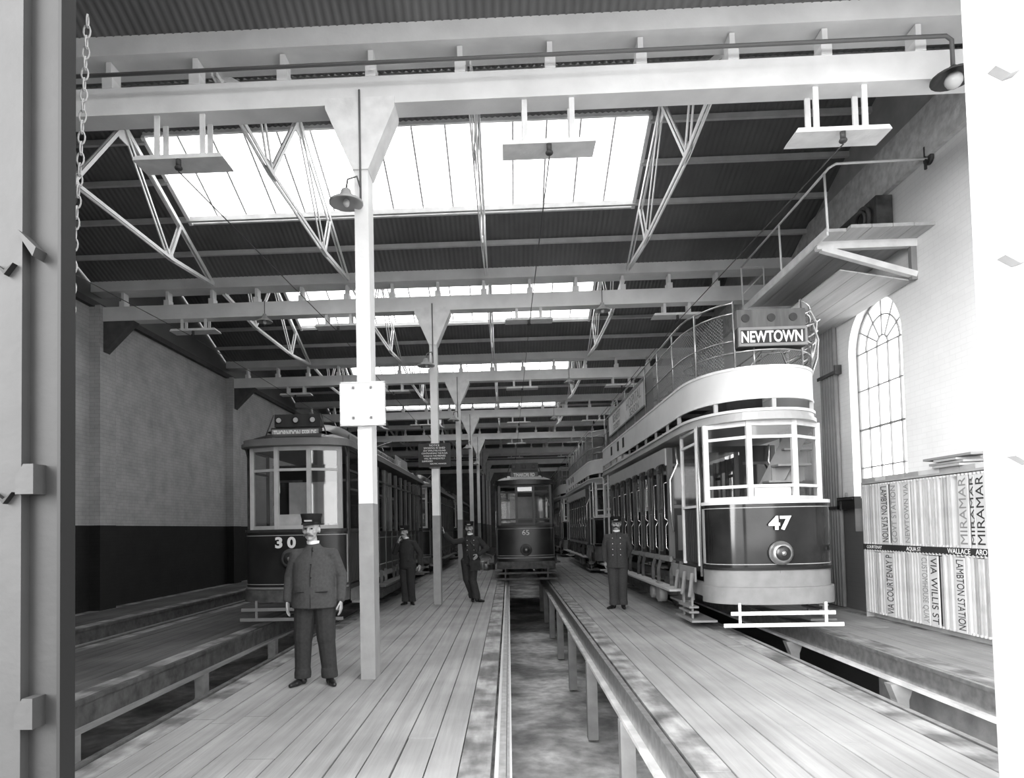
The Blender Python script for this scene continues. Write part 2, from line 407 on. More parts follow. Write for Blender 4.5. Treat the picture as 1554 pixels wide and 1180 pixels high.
# pilasters and the knee boards on the left wall, lines of beams
KN = mat('dark_knee_board', .085, .7, .2, 6)
for k in range(1, NB+1):
    y = LY(k)
    p = MB().box(XL, -9.13, y-.1, y+.5, -1.4, 6.9)
    struct('wall_left_pilaster', p, BRICKL)
    b = MB().prism([(-9.13, 6.55), (-8.42, 6.55), (-9.13, 5.85)], y+.02, y+.26, 'y')
    t = b.build('knee_brace', KN); tag(t, 'solid dark timber knee brace between left wall pilaster and beam', 'brace', 'knee braces on the left wall')
    if k > 4: tag(t, 'small dark knee brace far down the left wall', 'brace', 'far knee braces on the left wall')

def beams():
    n = 0
    for k in range(0, NB+1):
        y = LY(k)
        if k >= 1:
            bm = tag(MB().box(XL, XR, y, y+.28, 6.55, 6.875).build('roof_beam', BEAM), kind='structure')
        if k >= 1 or True:
            if k == 0: continue
            # gutter box above, roof springs from it
            g = tag(MB().box(XL, XR, y-.07, y+.38, 7.21, 7.44).build('valley_gutter', BEAM), kind='structure')
            if k > 6: continue
            x = -8.685
            while x < 5.4:
                if k == 1 and x < -5.6: x += 1.031; continue
                bl = empty('spacer_block', (x, y, 6.875), None, 'block', 'white spacer blocks between beam and gutter')
                tag(bl, 'small white block between roof beam and gutter, on %s beam from the doorway' % ('the first', 'the second', 'the third', 'the fourth', 'the fifth', 'the sixth')[k-1])
                bl['group'] = 'white spacer blocks on beam %s' % ('one', 'two', 'three', 'four', 'five', 'six')[k-1]
                MB().box(-.06, .06, -.01, .20, .0, .12).build('block', WHITE, bl)
                MB().box(-.03, .03, .02, .22, .12, .325).build('strut', BEAM, bl)
                x += 1.031
beams()

# roof bays
def corrugated(x0, x1, ya, za, yb, zb, amp=.011, pitch=.10):
    m = MB(); n = int((x1-x0)/pitch)*4; V = []; F = []
    for i in range(n+1):
        x = x0+(x1-x0)*i/n; dz = amp*math.sin(2*PI*i/4)
        V += [(x, ya, za+dz), (x, yb, zb+dz)]
    for i in range(n): F.append((2*i, 2*i+1, 2*i+3, 2*i+2))
    return m.add(V, F, True)
GX0, GX1 = -6.33, 2.62
PUR = mat('purlin_paint', .5, .6, .1, 5)
TRX = [-6.45, -3.42, -.36, 2.72]
def roof_bay(k):
    yr = ridge_y(k); zr = ZR+SL*RH; yf = yr+RH; yn = yr-RH
    gb = yf-1.45                                    # lower edge of the glazing
    zgb = ZR+SL*1.45
    if k == 0: ytop = 3.15; ztop = ZR+SL*(yf-3.15)
    else: ytop, ztop = yr, zr
    gt = max(yr+.30, 3.2); zgt = ZR+SL*(yf-gt)
    m = MB()
    if k >= 5: gb, zgb, gt, zgt = yr+.3, ZR+SL*(yf-yr-.3), yr+.3, ZR+SL*(yf-yr-.3)
    for a in ((XL, GX0, ytop, ztop, yf, ZR), (GX1, XR+.1, ytop, ztop, yf, ZR), (GX0, GX1, gb, zgb, yf, ZR), (GX0, GX1, ytop, ztop, gt, zgt)):
        c = corrugated(*a); m.add(c.v, c.f, True)
    if k > 0: c = corrugated(XL, XR+.1, yn, ZR, yr, zr); m.add(c.v, c.f, True)
    ce = tag(m.build('ceiling_%d' % (k+1), IRON, recalc=False), kind='structure')
    if k > 0:
        MB().box(XL, XR, yr-.04, yr+.04, zr-.17, zr-.02).build('ridge_board', PUR, ce)
    for i, d in enumerate((.75, 1.58, 2.40, 3.18)):
        y = yf-d; z = ZR+SL*d
        if k == 0 and y < 3.3: continue
        if i in (0, 1):
            MB().box(XL, XR, y-.035, y+.035, z-.11, z-.015).build('purlin', PUR, ce)
        else:
            MB().box(XL, GX0, y-.035, y+.035, z-.11, z-.015).build('purlin', PUR, ce)
            MB().box(GX1, XR, y-.035, y+.035, z-.11, z-.015).build('purlin', PUR, ce)
    if k > 0:
        for d in (.8, 1.7, 2.6):
            MB().box(XL, XR, yn+d-.035, yn+d+.035, ZR+SL*d-.11, ZR+SL*d-.015).build('purlin', PUR, ce)
    if k >= 5: return
    # skylight
    nb = 15; fr = MB()
    for i in range(nb+1):
        x = GX0+(GX1-GX0)*i/nb
        fr.bar((x, gt, zgt), (x, gb, zgb), .03, .04)
    fr.bar((GX0, gb, zgb), (GX1, gb, zgb), .06, .1); fr.bar((GX0, gt, zgt), (GX1, gt, zgt), .06, .1)
    fr.bar((GX0, gt, zgt-.02), (GX0, gb, zgb-.02), .07, .14); fr.bar((GX1, gt, zgt-.02), (GX1, gb, zgb-.02), .07, .14)
    w = tag(fr.build('window_%d' % (20+k), WHITEWORN), kind='structure')
    MB().add([(GX0, gt, zgt+.03), (GX1, gt, zgt+.03), (GX1, gb, zgb+.03), (GX0, gb, zgb+.03)], [(0, 1, 2, 3)]).build('pane', GLASS, w, recalc=False)
for k in range(0, NB): roof_bay(k)

# trusses: one of each, then copies
def make_truss():
    t = empty('roof_truss', (0, 0, 0))
    zr = ZR+SL*RH-.2
    F1 = (0, -3.3, 7.2); F2 = (0, 3.3, 7.2); AP = (0, -.1, zr-.02); A = (0, -1.42, 7.0); B = (0, 1.42, 7.02)
    M2 = (0, 1.85, 7.2+(zr-7.2)*(3.3-1.85)/3.3); M1 = (0, -1.85, M2[2])
    def bar2(a, b, name, w=.055):
        q = MB(); q.bar((a[0]-.03, a[1], a[2]), (b[0]-.03, b[1], b[2]), .018, w, (0, 0, 1)); q.bar((a[0]+.03, a[1], a[2]), (b[0]+.03, b[1], b[2]), .018, w, (0, 0, 1))
        return q.build(name, STEELW, t)
    bar2(F1, AP, 'rafter', .09); bar2(AP, F2, 'rafter', .09)
    for a, b, n, w in ((F1, A, 'tie_bar', .07), (A, B, 'tie_bar', .06), (B, F2, 'tie_bar', .07), (A, AP, 'web_bar', .06), (B, AP, 'web_bar', .045), (A, M1, 'strut', .06), (B, M2, 'strut', .06)): bar2(a, b, n, w)
    for p, poly in ((A, [(-.2, -.02), (.2, -.02), (.1, .16), (-.12, .16)]), (B, [(-.2, -.02), (.2, -.02), (.12, .16), (-.1, .16)]), (AP, [(-.2, -.16), (-.12, -.28), (.12, -.28), (.22, -.16), (0, .06)])):
        MB().prism([(p[1]+a, p[2]+b) for a, b in poly], -.008, .008, 'x').build('gusset', STEELW, t)
    return t
tr0 = make_truss(); used = False
BAYN = ['over the doorway', 'in the first bay beyond the doorway', 'in the second bay', 'in the third bay', 'in the fourth bay', 'in the fifth bay', 'in the sixth bay', 'in the seventh bay']
TN = ['leftmost', 'second from left', 'third from left', 'rightmost']
for k in range(1, 7):
    for i, x in enumerate(TRX):
        t = copy_tree(tr0) if used else tr0; used = True
        t.location = (x, ridge_y(k), 0)
        tag(t, '%s white steel roof truss %s' % (TN[i], BAYN[k]), 'roof truss', 'roof trusses under the glazed roof')

# columns
XC = -1.597
ORD = ['nearest', 'second', 'third', 'fourth', 'fifth', 'sixth', 'seventh', 'farthest']
for k in range(1, NB+1):
    t = empty('timber_column', (XC, LY(k), 0), {1: 'nearest white and grey timber column, carrying a blank white board', 2: 'second timber column, with the black notice board and the leaning man'}.get(k, '%s timber column of the row down the shed' % ORD[k-1]), 'column', 'columns of the row down the shed')
    MB().box(-.082, .082, 0, .28, 0, 1.96).build('painted_base', COLGREY, t)
    MB().box(-.08, .08, .002, .278, 1.96, 6.55).build('shaft', WHITE, t)
    MB().prism([(-.088, 5.78), (.088, 5.78), (.40, 6.5), (.40, 6.62), (-.40, 6.62), (-.40, 6.5)], -.02, .30, 'y').build('flared_capital', WHITEWORN, t)
    MB().tube([(0, -.03, 6.7), (0, -.03, 5.35)], .012, 6).build('conduit', mat('dark_conduit', .12, .5), t)
# enamel lamp shades hanging from columns and beams
def shade(loc, label, grp, L=.35, r=.17, two=False):
    t = empty('pendant_lamp', loc, label, 'lamp', grp)
    MB().lathe([(.02, .16), (.04, .15), (.05, .10), (.07, .07), (r, -.01), (r, -.03), (r-.015, -.03), (.06, .05), (.0, .06)], n=20).build('lamp_shade', ENAMEL, t)
    MB().sphere((0, 0, -.03), .04, .04, .055).build('bulb', BULB, t)
    MB().tube([(0, 0, .15), (0, 0, .15+L)], .009, 6).build('cord', MATS['dark_conduit'], t)
    return t
for k, z in ((1, 5.36), (2, 5.30), (3, 5.26), (4, 5.2), (5, 5.2), (6, 5.2)):
    t = empty('column_lamp', (XC-.14, LY(k)-.14, z), '%s enamel lamp shade, bracketed to the front of the %s column' % (('large pale' if k == 1 else 'small'), ORD[k-1]), 'lamp', 'lamp shades on the columns')
    MB().lathe([(.02, .14), (.05, .12), (.07, .06), (.19, -.02), (.19, -.04), (.175, -.04), (.06, .03), (0, .04)], n=20).build('lamp_shade', ENAMEL, t)
    MB().tube([(0, 0, .12), (.02, 0, .24), (.12, .02, .28), (.14, .10, .2)], .012, 6).build('bracket', MATS['dark_conduit'], t)
    MB().sphere((0, 0, -.03), .04, .04, .05).build('bulb', BULB, t)
for x, k in ((2.17, 2), (-5.35, 2), (2.1, 3), (-5.4, 3), (2.1, 4)):
    shade((x, LY(k)-.12, 6.40), 'grey enamel lamp hung in front of the %s beam, %s of the column row' % (ORD[k-1], 'right' if x > 0 else 'left'), 'lamps hung from the beams', .3)
# dark conduit along the first beam ending in a lamp on the right
t = empty('corner_lamp', (4.88, 7.16, 6.9), 'dark conduit along the nearest beam ending in a lamp at top right', 'lamp')
MB().tube([(-10.2, 0, -.0), (-4, 0, -.0), (0, 0, -.0), (.06, 0, -.05), (.06, 0, -.36)], .022, 8).build('conduit', MATS['dark_conduit'], t)
MB().lathe([(.03, .0), (.06, -.03), (.22, -.12), (.22, -.14), (.07, -.06), (0, -.05)], (.06, 0, -.34), n=20).build('lamp_shade', MACH, t)
MB().sphere((.06, 0, -.50), .09, .09, .09).build('bulb', BULB, t)

# trolley wire boards slung under each beam
TRK = [(-7.05, 'far left track'), (-3.73, 'track of the single-deck tram'), (.56, 'middle track'), (3.84, 'track of the open-top tram')]
def make_board(hh):
    t = empty('trolley_wire_board', (0, 0, 0))
    MB().prism([(-.53, -.03), (.53, -.03), (.50, .02), (-.50, .02)], -.03, .30, 'y').build('board', WHITEWORN, t)
    for x in (-.27, .27):
        for y in (.02, .22): MB().box(x-.03, x+.03, y, y+.025, .02, hh).build('hanger', WHITEWORN, t)
    MB().cyl((0, 0, -.07), .03, .09).sphere((0, 0, -.13), .045, .045, .03).build('insulator', MACH, t)
    return t
bA = make_board(.518); bB = make_board(.248); done = set()
for k in range(1, 7):
    for x, n in TRK:
        if k == 1 and x < -6: continue
        b0 = bA if k == 1 else bB; t = copy_tree(b0) if b0.name in done else b0; done.add(b0.name)
        t.location = (x, LY(k)+.02, 6.03 if k == 1 else 6.3)
        tag(t, 'white board with double hangers under the %s beam above the %s' % (ORD[k-1], n), 'hanging board', 'boards that carry the trolley wires')
for x, n in TRK:
    q = MB(); P = [(x, LY(k)+.02, 5.86 if k == 1 else 6.13) for k in range(1, 8)]
    tag(q.tube(P, .008, 5).build('trolley_wire', MACH), 'thin overhead wire above the %s' % n, 'wire', 'overhead wires')

# door posts the camera looks between
DP = mat('door_post_paint', .045, .6, .12, 3, .1, 20); DPD = mat('door_post_inner_paint', .025, .6, .15, 3, .1, 20)
t = empty('door_post', (-2.2, 2.8, 0), 'tall grey door post at the left edge with three angled brackets', 'door post', 'posts of the near doorway')
MB().box(-.5, .09, -.02, .1, -.3, 7.0).build('flange', DP, t)
MB().box(.09, .235, .03, .12, -.3, 7.0).build('web', DPD, t)
MB().box(.235, .25, .0, .10, -.3, 7.0).build('edge_angle', BLACK, t)
for z, tri in ((2.98, True), (1.93, False), (.93, False)):
    b = MB()
    if tri: b.prism([(.085, .02), (.165, -.06), (.15, -.10), (.085, -.0)], -.04, .03, 'y')
    else: b.prism([(.085, -.02), (.12, .04), (.165, .04), (.165, -.09), (.085, -.09)], -.05, .03, 'y')
    o = b.build('bracket', DP, t); o.location.z = z
for z in (2.85, 1.85): MB().prism([(-.01+dx, z+dz) for dx, dz in ((0, 0), (.04, -.03), (.08, 0), (.04, -.05))], -.05, -.02, 'y').build('staple', BLACK, t)
t = empty('door_post', (2.1, 2.8, 0), 'tall white door post at the right edge with a rounded rim and wedge brackets', 'door post', 'posts of the near doorway')
MB().tube([(-.07, .02, -.3), (-.07, .02, 5.6)], .032, 14).build('rounded_rim', WHITEWORN, t)
MB().box(-.045, .5, .0, .1, -.3, 7.0).build('face', WHITE, t)
for z in (3.53, 2.73, 1.90, .80):
    MB().prism([(-.03, 0), (.075, .09), (.075, -.02), (.03, -.035)], -.05, .0, 'y').build('bracket', GREYPAINT, t).location.z = z
def chain(path, n, r, label, cat='chain'):
    m = MB(); P = [Vector(p) for p in path]; Ls = [(P[i+1]-P[i]).length for i in range(len(P)-1)]; T = sum(Ls)
    for j in range(n):
        s = T*j/n; i = 0
        while s > Ls[i]: s -= Ls[i]; i += 1
        p = P[i].lerp(P[i+1], s/Ls[i]); d = (P[i+1]-P[i]).normalized(); side = Vector((1, .3, 0)) if j % 2 else Vector((-.3, 1, 0)); side.normalize()
        L = T/n*.62
        ring = [p+d*(L*math.cos(a))+side*(r*math.sin(a)) for a in [2*PI*q/10 for q in range(11)]]
        m.tube(ring, r*.28, 5)
    return tag(m.build('hanging_chain', MACH if r < .01 else mat('galvanised_chain', .30, .5, .2, 9)), label, cat, 'door chains by the left post')
chain([(-2.105, 3.22, 4.3), (-2.14, 3.22, 3.6), (-2.175, 3.22, 3.1), (-2.20, 3.22, 2.3)], 36, .016, 'heavy hanging chain of long links just right of the left door post')
chain([(-2.20, 3.24, 4.3), (-2.185, 3.24, 3.4), (-2.20, 3.24, 2.5), (-2.205, 3.24, 1.9)], 60, .009, 'thin hanging chain right against the left door post')
# ------------------------------------------------------------------ walkway on the right wall
t = empty('service_walkway', (5.65, 9.83, 6.0), 'boarded service walkway high on the right wall with a pipe railing', 'walkway')
XW = XR-5.65; X0 = 4.88-5.65
dk = MB()
for i in range(5): 
    a = X0+(XW-X0)*i/5; dk.box(a+.004, a+(XW-X0)/5-.004, 0 if i else .12, 3.7, -.0, .05)
dk.build('deck_boards', mat('walkway_board', .45, .7, .15, 5, .15, 20, stretch=(2, .15, 2)), t)
MB().box(X0, X0+.03, .1, 3.7, -.06, .06).build('edge_board', WHITEWORN, t)
for y in (.5, 3.55):
    b = MB(); b.box(X0+.02, XW, y-.05, y+.05, -.12, -.0); b.build('bearer', WHITEWORN, t)
    b = MB(); b.bar((X0+.10, y, -.10), (XW-.01, y, -.56), .096, .09); b.build('diagonal_brace', WHITEWORN, t)
    b = MB(); b.box(XW-.09, XW-.005, y-.04, y+.04, -.64, -.005); b.build('wall_post', GREYPAINT, t)
sf = MB()
for i in range(4):
    a, b_ = X0+.42+(XW-X0-.44)*i/4, X0+.42+(XW-X0-.44)*(i+1)/4-.006; za = lambda q: -.40-.19*(q-X0-.42)
    sf.prism([(a, za(a)), (b_, za(b_)), (b_, za(b_)-.02), (a, za(a)-.02)], .58, 3.6, 'y')
sf.build('soffit_boards', MATS['walkway_board'], t)
rl = MB()
for y in (.1, 1.77, 3.66): rl.tube([(X0+.02, y, 0), (X0, y, .88)], .018, 8)
rl.tube([(X0, 3.66, .88), (X0, 1.77, .88), (X0, .18, .89), (X0+.06, .08, .96), (X0+.15, .04, 1.0), (XW, .04, 1.02)], .019, 8)
rl.tube([(X0, 3.66, .88), (X0+.45, 3.66, .88), (X0+.45, 3.66, .0)], .016, 8).tube([(X0, 3.66, .3), (X0+.45, 3.66, .75)], .012, 6)
rl.build('pipe_railing', STEELW, t)
MB().cyl((XW-.03, .04, 1.02), .09, .05, 'x', 16).bar((XW-.08, .04, .86), (XW-.08, .04, 1.2), .03, .03).build('wall_flange', MACH, t)
t = empty('winch_machinery', (6.15, 11.6, 6.06), 'dark winding machinery with coiled cable standing on the wall walkway', 'machinery')
MB().box(.0, .26, -.75, .9, .0, .92).build('case', mat('machine_case', .09, .7, .5, 5), t)
MB().box(-.25, 0, -.55, -.25, 0, .5).box(-.2, .0, .1, .5, 0, .42).box(-.3, 0, -.1, .02, 0, .25).build('motor_blocks', MACH, t)
for y, z in ((-.42, .62), (.25, .6)):
    m = MB(); m.tube([(-.06, y+.22*math.cos(a*PI/12), z+.22*math.sin(a*PI/12)) for a in range(25)], .035, 8); m.tube([(-.10, y+.16*math.cos(a*PI/12), z+.16*math.sin(a*PI/12)) for a in range(25)], .025, 8)
    m.build('cable_coil', RUST, t)
MB().box(-.16, -.10, -.12, .05, .05, .5).box(-.14, -.1, .3, .42, .1, .3).build('pale_levers', GREYPAINT, t)
# bundle of pipes down the right wall
t = empty('pipe_bundle', (6.345, 13.1, 0), 'bundle of grey conduits running down the right wall behind tram 47', 'pipes')
for i in range(6): MB().tube([(.02, -.26+i*.105, .02), (.02, -.26+i*.105, 5.42)], .042, 10).build('conduit', mat('grey_conduit', .26, .5, .1, 6), t)
for z in (4.5, 1.9): MB().box(-.045, -.02, -.36, .36, z-.03, z+.03).box(-.06, .06, -.42, -.36, z-.05, z+.12).build('clamp', MACH, t)
t = empty('switch_box', (XR-.09, 12.55, 1.98), 'small black switch box on the right wall beside the sign rack', 'box')
MB().box(-.03, .09, -.34, .30, -.11, .11).build('case', BLACK, t)
MB().box(-.05, -.03, -.30, .26, .06, .09).build('lid_edge', MACH, t)
MB().tube([(.05, .1, .11), (.05, .1, .2)], .02, 8).build('conduit_stub', MATS['grey_conduit'], t)

# ------------------------------------------------------------------ rack of destination boards on the right
RX = 6.12; RY0, RY1 = 8.15, 11.62
t = empty('sign_rack', (RX+.14, (RY0+RY1)/2, 0), 'white-painted two-tier rack full of upright destination boards', 'rack')
HB = (RY1-RY0)/2
RKP = mat('rack_paint', .38, .6, .12, 5); RKD = mat('rack_back_board', .10, .7, .2, 5)
MB().box(-.02, .14, -HB, HB, .0, .09).build('plinth', RKP, t)
MB().box(-.14, .14, -HB, HB, 1.165, 1.245).build('middle_shelf', SIGNBLACK, t)
MB().box(-.14, .14, -HB, HB, 2.27, 2.30).build('top_shelf', RKP, t)
MB().box(.125, .14, -HB, HB, .09, 2.27).build('back_board', RKD, t)
MB().box(-.14, .14, HB-.02, HB, .0, 2.30).box(-.14, .14, -HB, -HB+.02, .0, 2.30).build('end_board', RKP, t)
fg = MB()
for z in (.095, 1.16, 1.25, 2.255):
    y = -HB+.03
    while y < HB-.03: fg.box(-.15, -.12, y-.012, y+.012, z-.03 if z in (1.16, 2.255) else z, z if z in (1.16, 2.255) else z+.03); y += .075
tag(fg.build('spacer_pegs', BOARDW, t), kind='stuff')
MB().box(-.148, -.14, -HB, HB, 1.15, 1.25).build('name_strip', SIGNBLACK, t)
for s_, y, sz in (('COURTENAY', HB-.35, .075), ('AQUA ST', HB-1.42, .085), ('WALLACE', -HB+1.05, .10), ('ARO ST', -HB+.55, .10)):
    text('lettering', s_, sz, (-.152, y, 1.20), LEFTW, CHALK, t, .001)
fl = [('KARORI', .25), ('PARK', .8), ('BROOKLYN', 1.35), ('ISLAND BAY', 2.0), ('ZOO', 2.55), ('DEPOT', 3.0)]
# flat boards lying along the top
ym = RY1-.02; i = 0
while ym > RY0+.2:
    L_ = (.42, .30, .5, .36, .48)[i % 5]; L_ = min(L_, ym-RY0)
    b = MB().box(RX+.0, RX+.28, ym-L_+.01, ym, 2.301, 2.365).build('flat_board', (BOARDG, BOARDW, RKP)[i % 3])
    tag(b, 'narrow painted board lying flat along the top of the sign rack', 'board', 'flat boards on top of the rack')
    b['label'] = '%s narrow board lying flat along the top of the sign rack' % ('first', 'second', 'third', 'fourth', 'fifth', 'sixth', 'seventh', 'eighth', 'ninth', 'tenth')[i % 10]
    ym -= L_; i += 1
# stack of wider boards with angled ends
for i, (y0, y1, z, dx) in enumerate(((8.95, 9.75, 2.366, .0), (8.90, 9.85, 2.406, .02), (9.0, 9.70, 2.446, -.01), (8.72, 9.95, 2.486, .0))):
    b = MB().prism([(RX-.05+dx, y0+.1), (RX+.2, y0), (RX+.27, y1), (RX-.06+dx, y1-.15)], z, z+.032, 'z').build('stacked_board', (RKP, BOARDG, RKP, mat('stack_board_grey', .26, .7))[i])
    tag(b, '%s grey board of the loose stack lying on the sign rack' % ('lowest', 'second lowest', 'second highest', 'topmost')[i], 'board', 'loose boards stacked on the rack')
# upright boards: narrow edges outward, and a few turned to show their names
def yat(px, z):      # where the line of sight through a photo column meets the rack face
    u = px-cx
    lo, hi = 7., 13.
    for _ in range(40):
        y = (lo+hi)/2; v = Vector((RX-.0, y, z-1.65)); q = v.dot(Rr)/v.dot(fw)*f+cx
        if q > px: lo = y
        else: hi = y
    return y
FACE_T = [(1337, 1349, 'LAMBTON STATION', -1, INK), (1353, 1363, 'GOVT STATION', 1, MATS['grey_paint']), (1373, 1382, 'NEWTOWN VIA', 1, MATS['grey_paint']), (1456, 1471, 'MIRAMAR', 1, MATS['grey_paint']), (1474, 1481, 'MIRAMAR', 1, INK), (1482, 1498, 'MIRAMAR', 1, INK)]
FACE_B = [(1346, 1359, 'VIA COURTENAY P', 1, INK), (1400, 1411, 'CUSTOMHOUSE QUAY', -1, MATS['grey_paint']), (1413, 1426, 'VIA WILLIS ST', -1, INK), (1452, 1467, 'LAMBTON STATION', -1, INK)]
proto = {}
def edge_board(y, z, h, w, x, m_, lab, grp):
    key = (round(h, 2), m_.name)
    if key not in proto:
        o = MB().box(0, .25, -.022, .022, 0, 1).build('destination_board', m_); proto[key] = o
    else: o = proto[key].copy(); C.objects.link(o)
    o.location = (x, y, z); o.scale = (1, w/.044, h); tag(o, lab, 'board', grp); return o
ORDN = lambda n: '%d%s' % (n, 'th' if 10 <= n % 100 <= 20 else {1: 'st', 2: 'nd', 3: 'rd'}.get(n % 10, 'th'))
random.seed(11)
for tier, z0, h, faces in (('upper', 1.252, 1.0, FACE_T), ('lower', .097, 1.05, FACE_B)):
    fr = []
    for a, b, s_, d, m_ in faces:
        y1 = yat(a, z0+.5); y0 = yat(b, z0+.5); fr.append((y0, y1))
        fb = MB().box(RX-.012, RX+.01, y0+.004, y1-.004, z0, z0+h-.03).build('destination_board', BOARDW)
        tag(fb, 'flat-turned white board lettered %s in the %s tier of the rack%s' % (s_, tier, {1456: ', left of the three', 1474: ', middle of the three', 1482: ', right of the three'}.get(a, '')), 'board', 'lettered boards turned face out, %s tier' % tier)
        n = len(s_); wd = y1-y0
        sz = min(wd*1.05, 1.4); q = (PI/2, 0, -PI/2)
        tx = text('lettering', s_, sz, (RX-.014, (y0+y1)/2, z0+h/2-.01), (0, 0, 0), m_, fb, .001, bold=0)
        M_ = Matrix(((0, 0, -1), (0, -1, 0), (-1, 0, 0))) if d < 0 else Matrix(((0, 0, -1), (0, 1, 0), (1, 0, 0)))
        # columns: text x axis, y axis, normal
        if d > 0: M_ = Matrix(((0, 0, -1), (0, 1, 0), (1, 0, 0)))
        tx.rotation_euler = Matrix(((0, 0, -1), (0, 1 if d > 0 else -1, 0), (1 if d > 0 else -1, 0, 0))).to_euler()
        bpy.context.view_layer.update(); tw = tx.dimensions.x
        tx.scale = ((h-.1)/max(tw, .01), 1, 1)
    y = RY1-.05; n = 0; free = [(1430, 1437)] if tier == 'upper' else []
    while y > RY0+.04:
        if not any(a-.02 < y < b+.02 for a, b in fr) and not (tier == 'upper' and yat(1456, 1.7)+.01 < y < yat(1447, 1.7)):
            n += 1; v = random.random()
            m_ = BOARDW if v < .72 else (BOARDG if v < .9 else mat('board_yellowed', .5, .6, .2, 4))
            edge_board(y, z0, h*(1 if v < .8 else .97), .026+.016*random.random(), RX+random.uniform(-.012, .012), m_,
                       '%s narrow white board from the left in the %s tier of the sign rack' % (ORDN(n), tier), 'upright boards of the %s tier' % tier)
        y -= .068

# ------------------------------------------------------------------ boards on the columns
t = empty('blank_board', (XC-.01, LY(1)-.03, 2.84), 'blank white board bolted to the front of the nearest column', 'sign')
MB().box(-.25, .25, -.02, .02, 0, .48).build('panel', WHITE, t)
MB().box(-.255, .255, -.024, .02, -.008, .008).box(-.255, .255, -.024, .02, .472, .488).box(-.255, -.24, -.024, .02, 0, .48).box(.24, .255, -.024, .02, 0, .48).build('rim', WHITEWORN, t)
for x in (-.10, .10):
    for z in (.08, .42): MB().box(x-.012, x+.012, -.035, -.02, z-.012, z+.012).build('bolt', GREYPAINT, t)
t = empty('notice_board', (XC-.0, LY(2)-.06, 3.03), 'black notice board with white hand lettering on the second column', 'sign')
MB().box(-.36, .36, -.02, .02, 0, .52).build('panel', SIGNBLACK, t)
MB().box(-.12, .12, -.015, .05, -.03, .0).build('batten', MIDWOOD, t)
for i, (s_, sz, x) in enumerate((('NOTICE', .062, 0), ('SMOKING IN SHED', .056, 0), ('ANY EMPLOYEE FOUND', .05, 0), ('CONTRAVENING THE RULES', .048, 0), ('WHILE IN THE PREMISES', .05, 0), ('WILL BE IMMEDIATELY', .05, 0), ('SUSPENDED', .048, -.16), ('ELECTRIC MANAGER', .042, .08))):
    text('lettering', s_, sz, (x, -.022, .475-i*.058), FRONT, CHALK, t, .001, sx=1.0 if i < 2 else .92)
t = empty('oil_cans', (-1.05, 26.5, 0), 'small heap of metal cans and a bucket on the deck beside tram 65', 'cans')
MB().lathe([(.14, 0), (.18, .34), (.17, .34), (.13, .02)], n=18).build('bucket', STEEL, t)
MB().cyl((.35, .1, .2), .12, .4).tube([(.35, .1, .4), (.3, .1, .55), (.1, .1, .62)], .03, 8).build('oil_can', GREYPAINT, t)
MB().cyl((.15, -.3, .12), .14, .24).build('paint_tin', STEEL, t)
# ------------------------------------------------------------------ trams
def front_curve(hw, dep, n=40, p=.72, y0=0., sx=.8):
    if dep > 1.2: p, sx = .86, .88     # rounded nose seen in plan, from right round the nose to left
    P = []
    for i in range(n+1):
        a = -PI/2+PI*i/n
        x = hw*math.copysign(abs(math.sin(a))**sx, math.sin(a)); y = y0+dep*(1-abs(math.cos(a))**p)
        P.append((x, y))
    return P
def outline(hw, dep, y0, y1, n=32, dep2=None):
    a = front_curve(hw, dep, n, y0=y0); b = [(-x, y1-(y-y0)) for x, y in a]
    return a+b
def wheel_set(t, y):
    m = MB()
    for s in (-1, 1):
        m.lathe([(.0, -.05), (.38, -.05), (.40, -.03), (.40, .04), (.44, .05), (.44, .07), (0, .07)], (s*.60, y, .40), 'x', 24)
    m.cyl((0, y, .40), .06, 1.2, 'x', 10); m.build('wheelset', RUST, t)
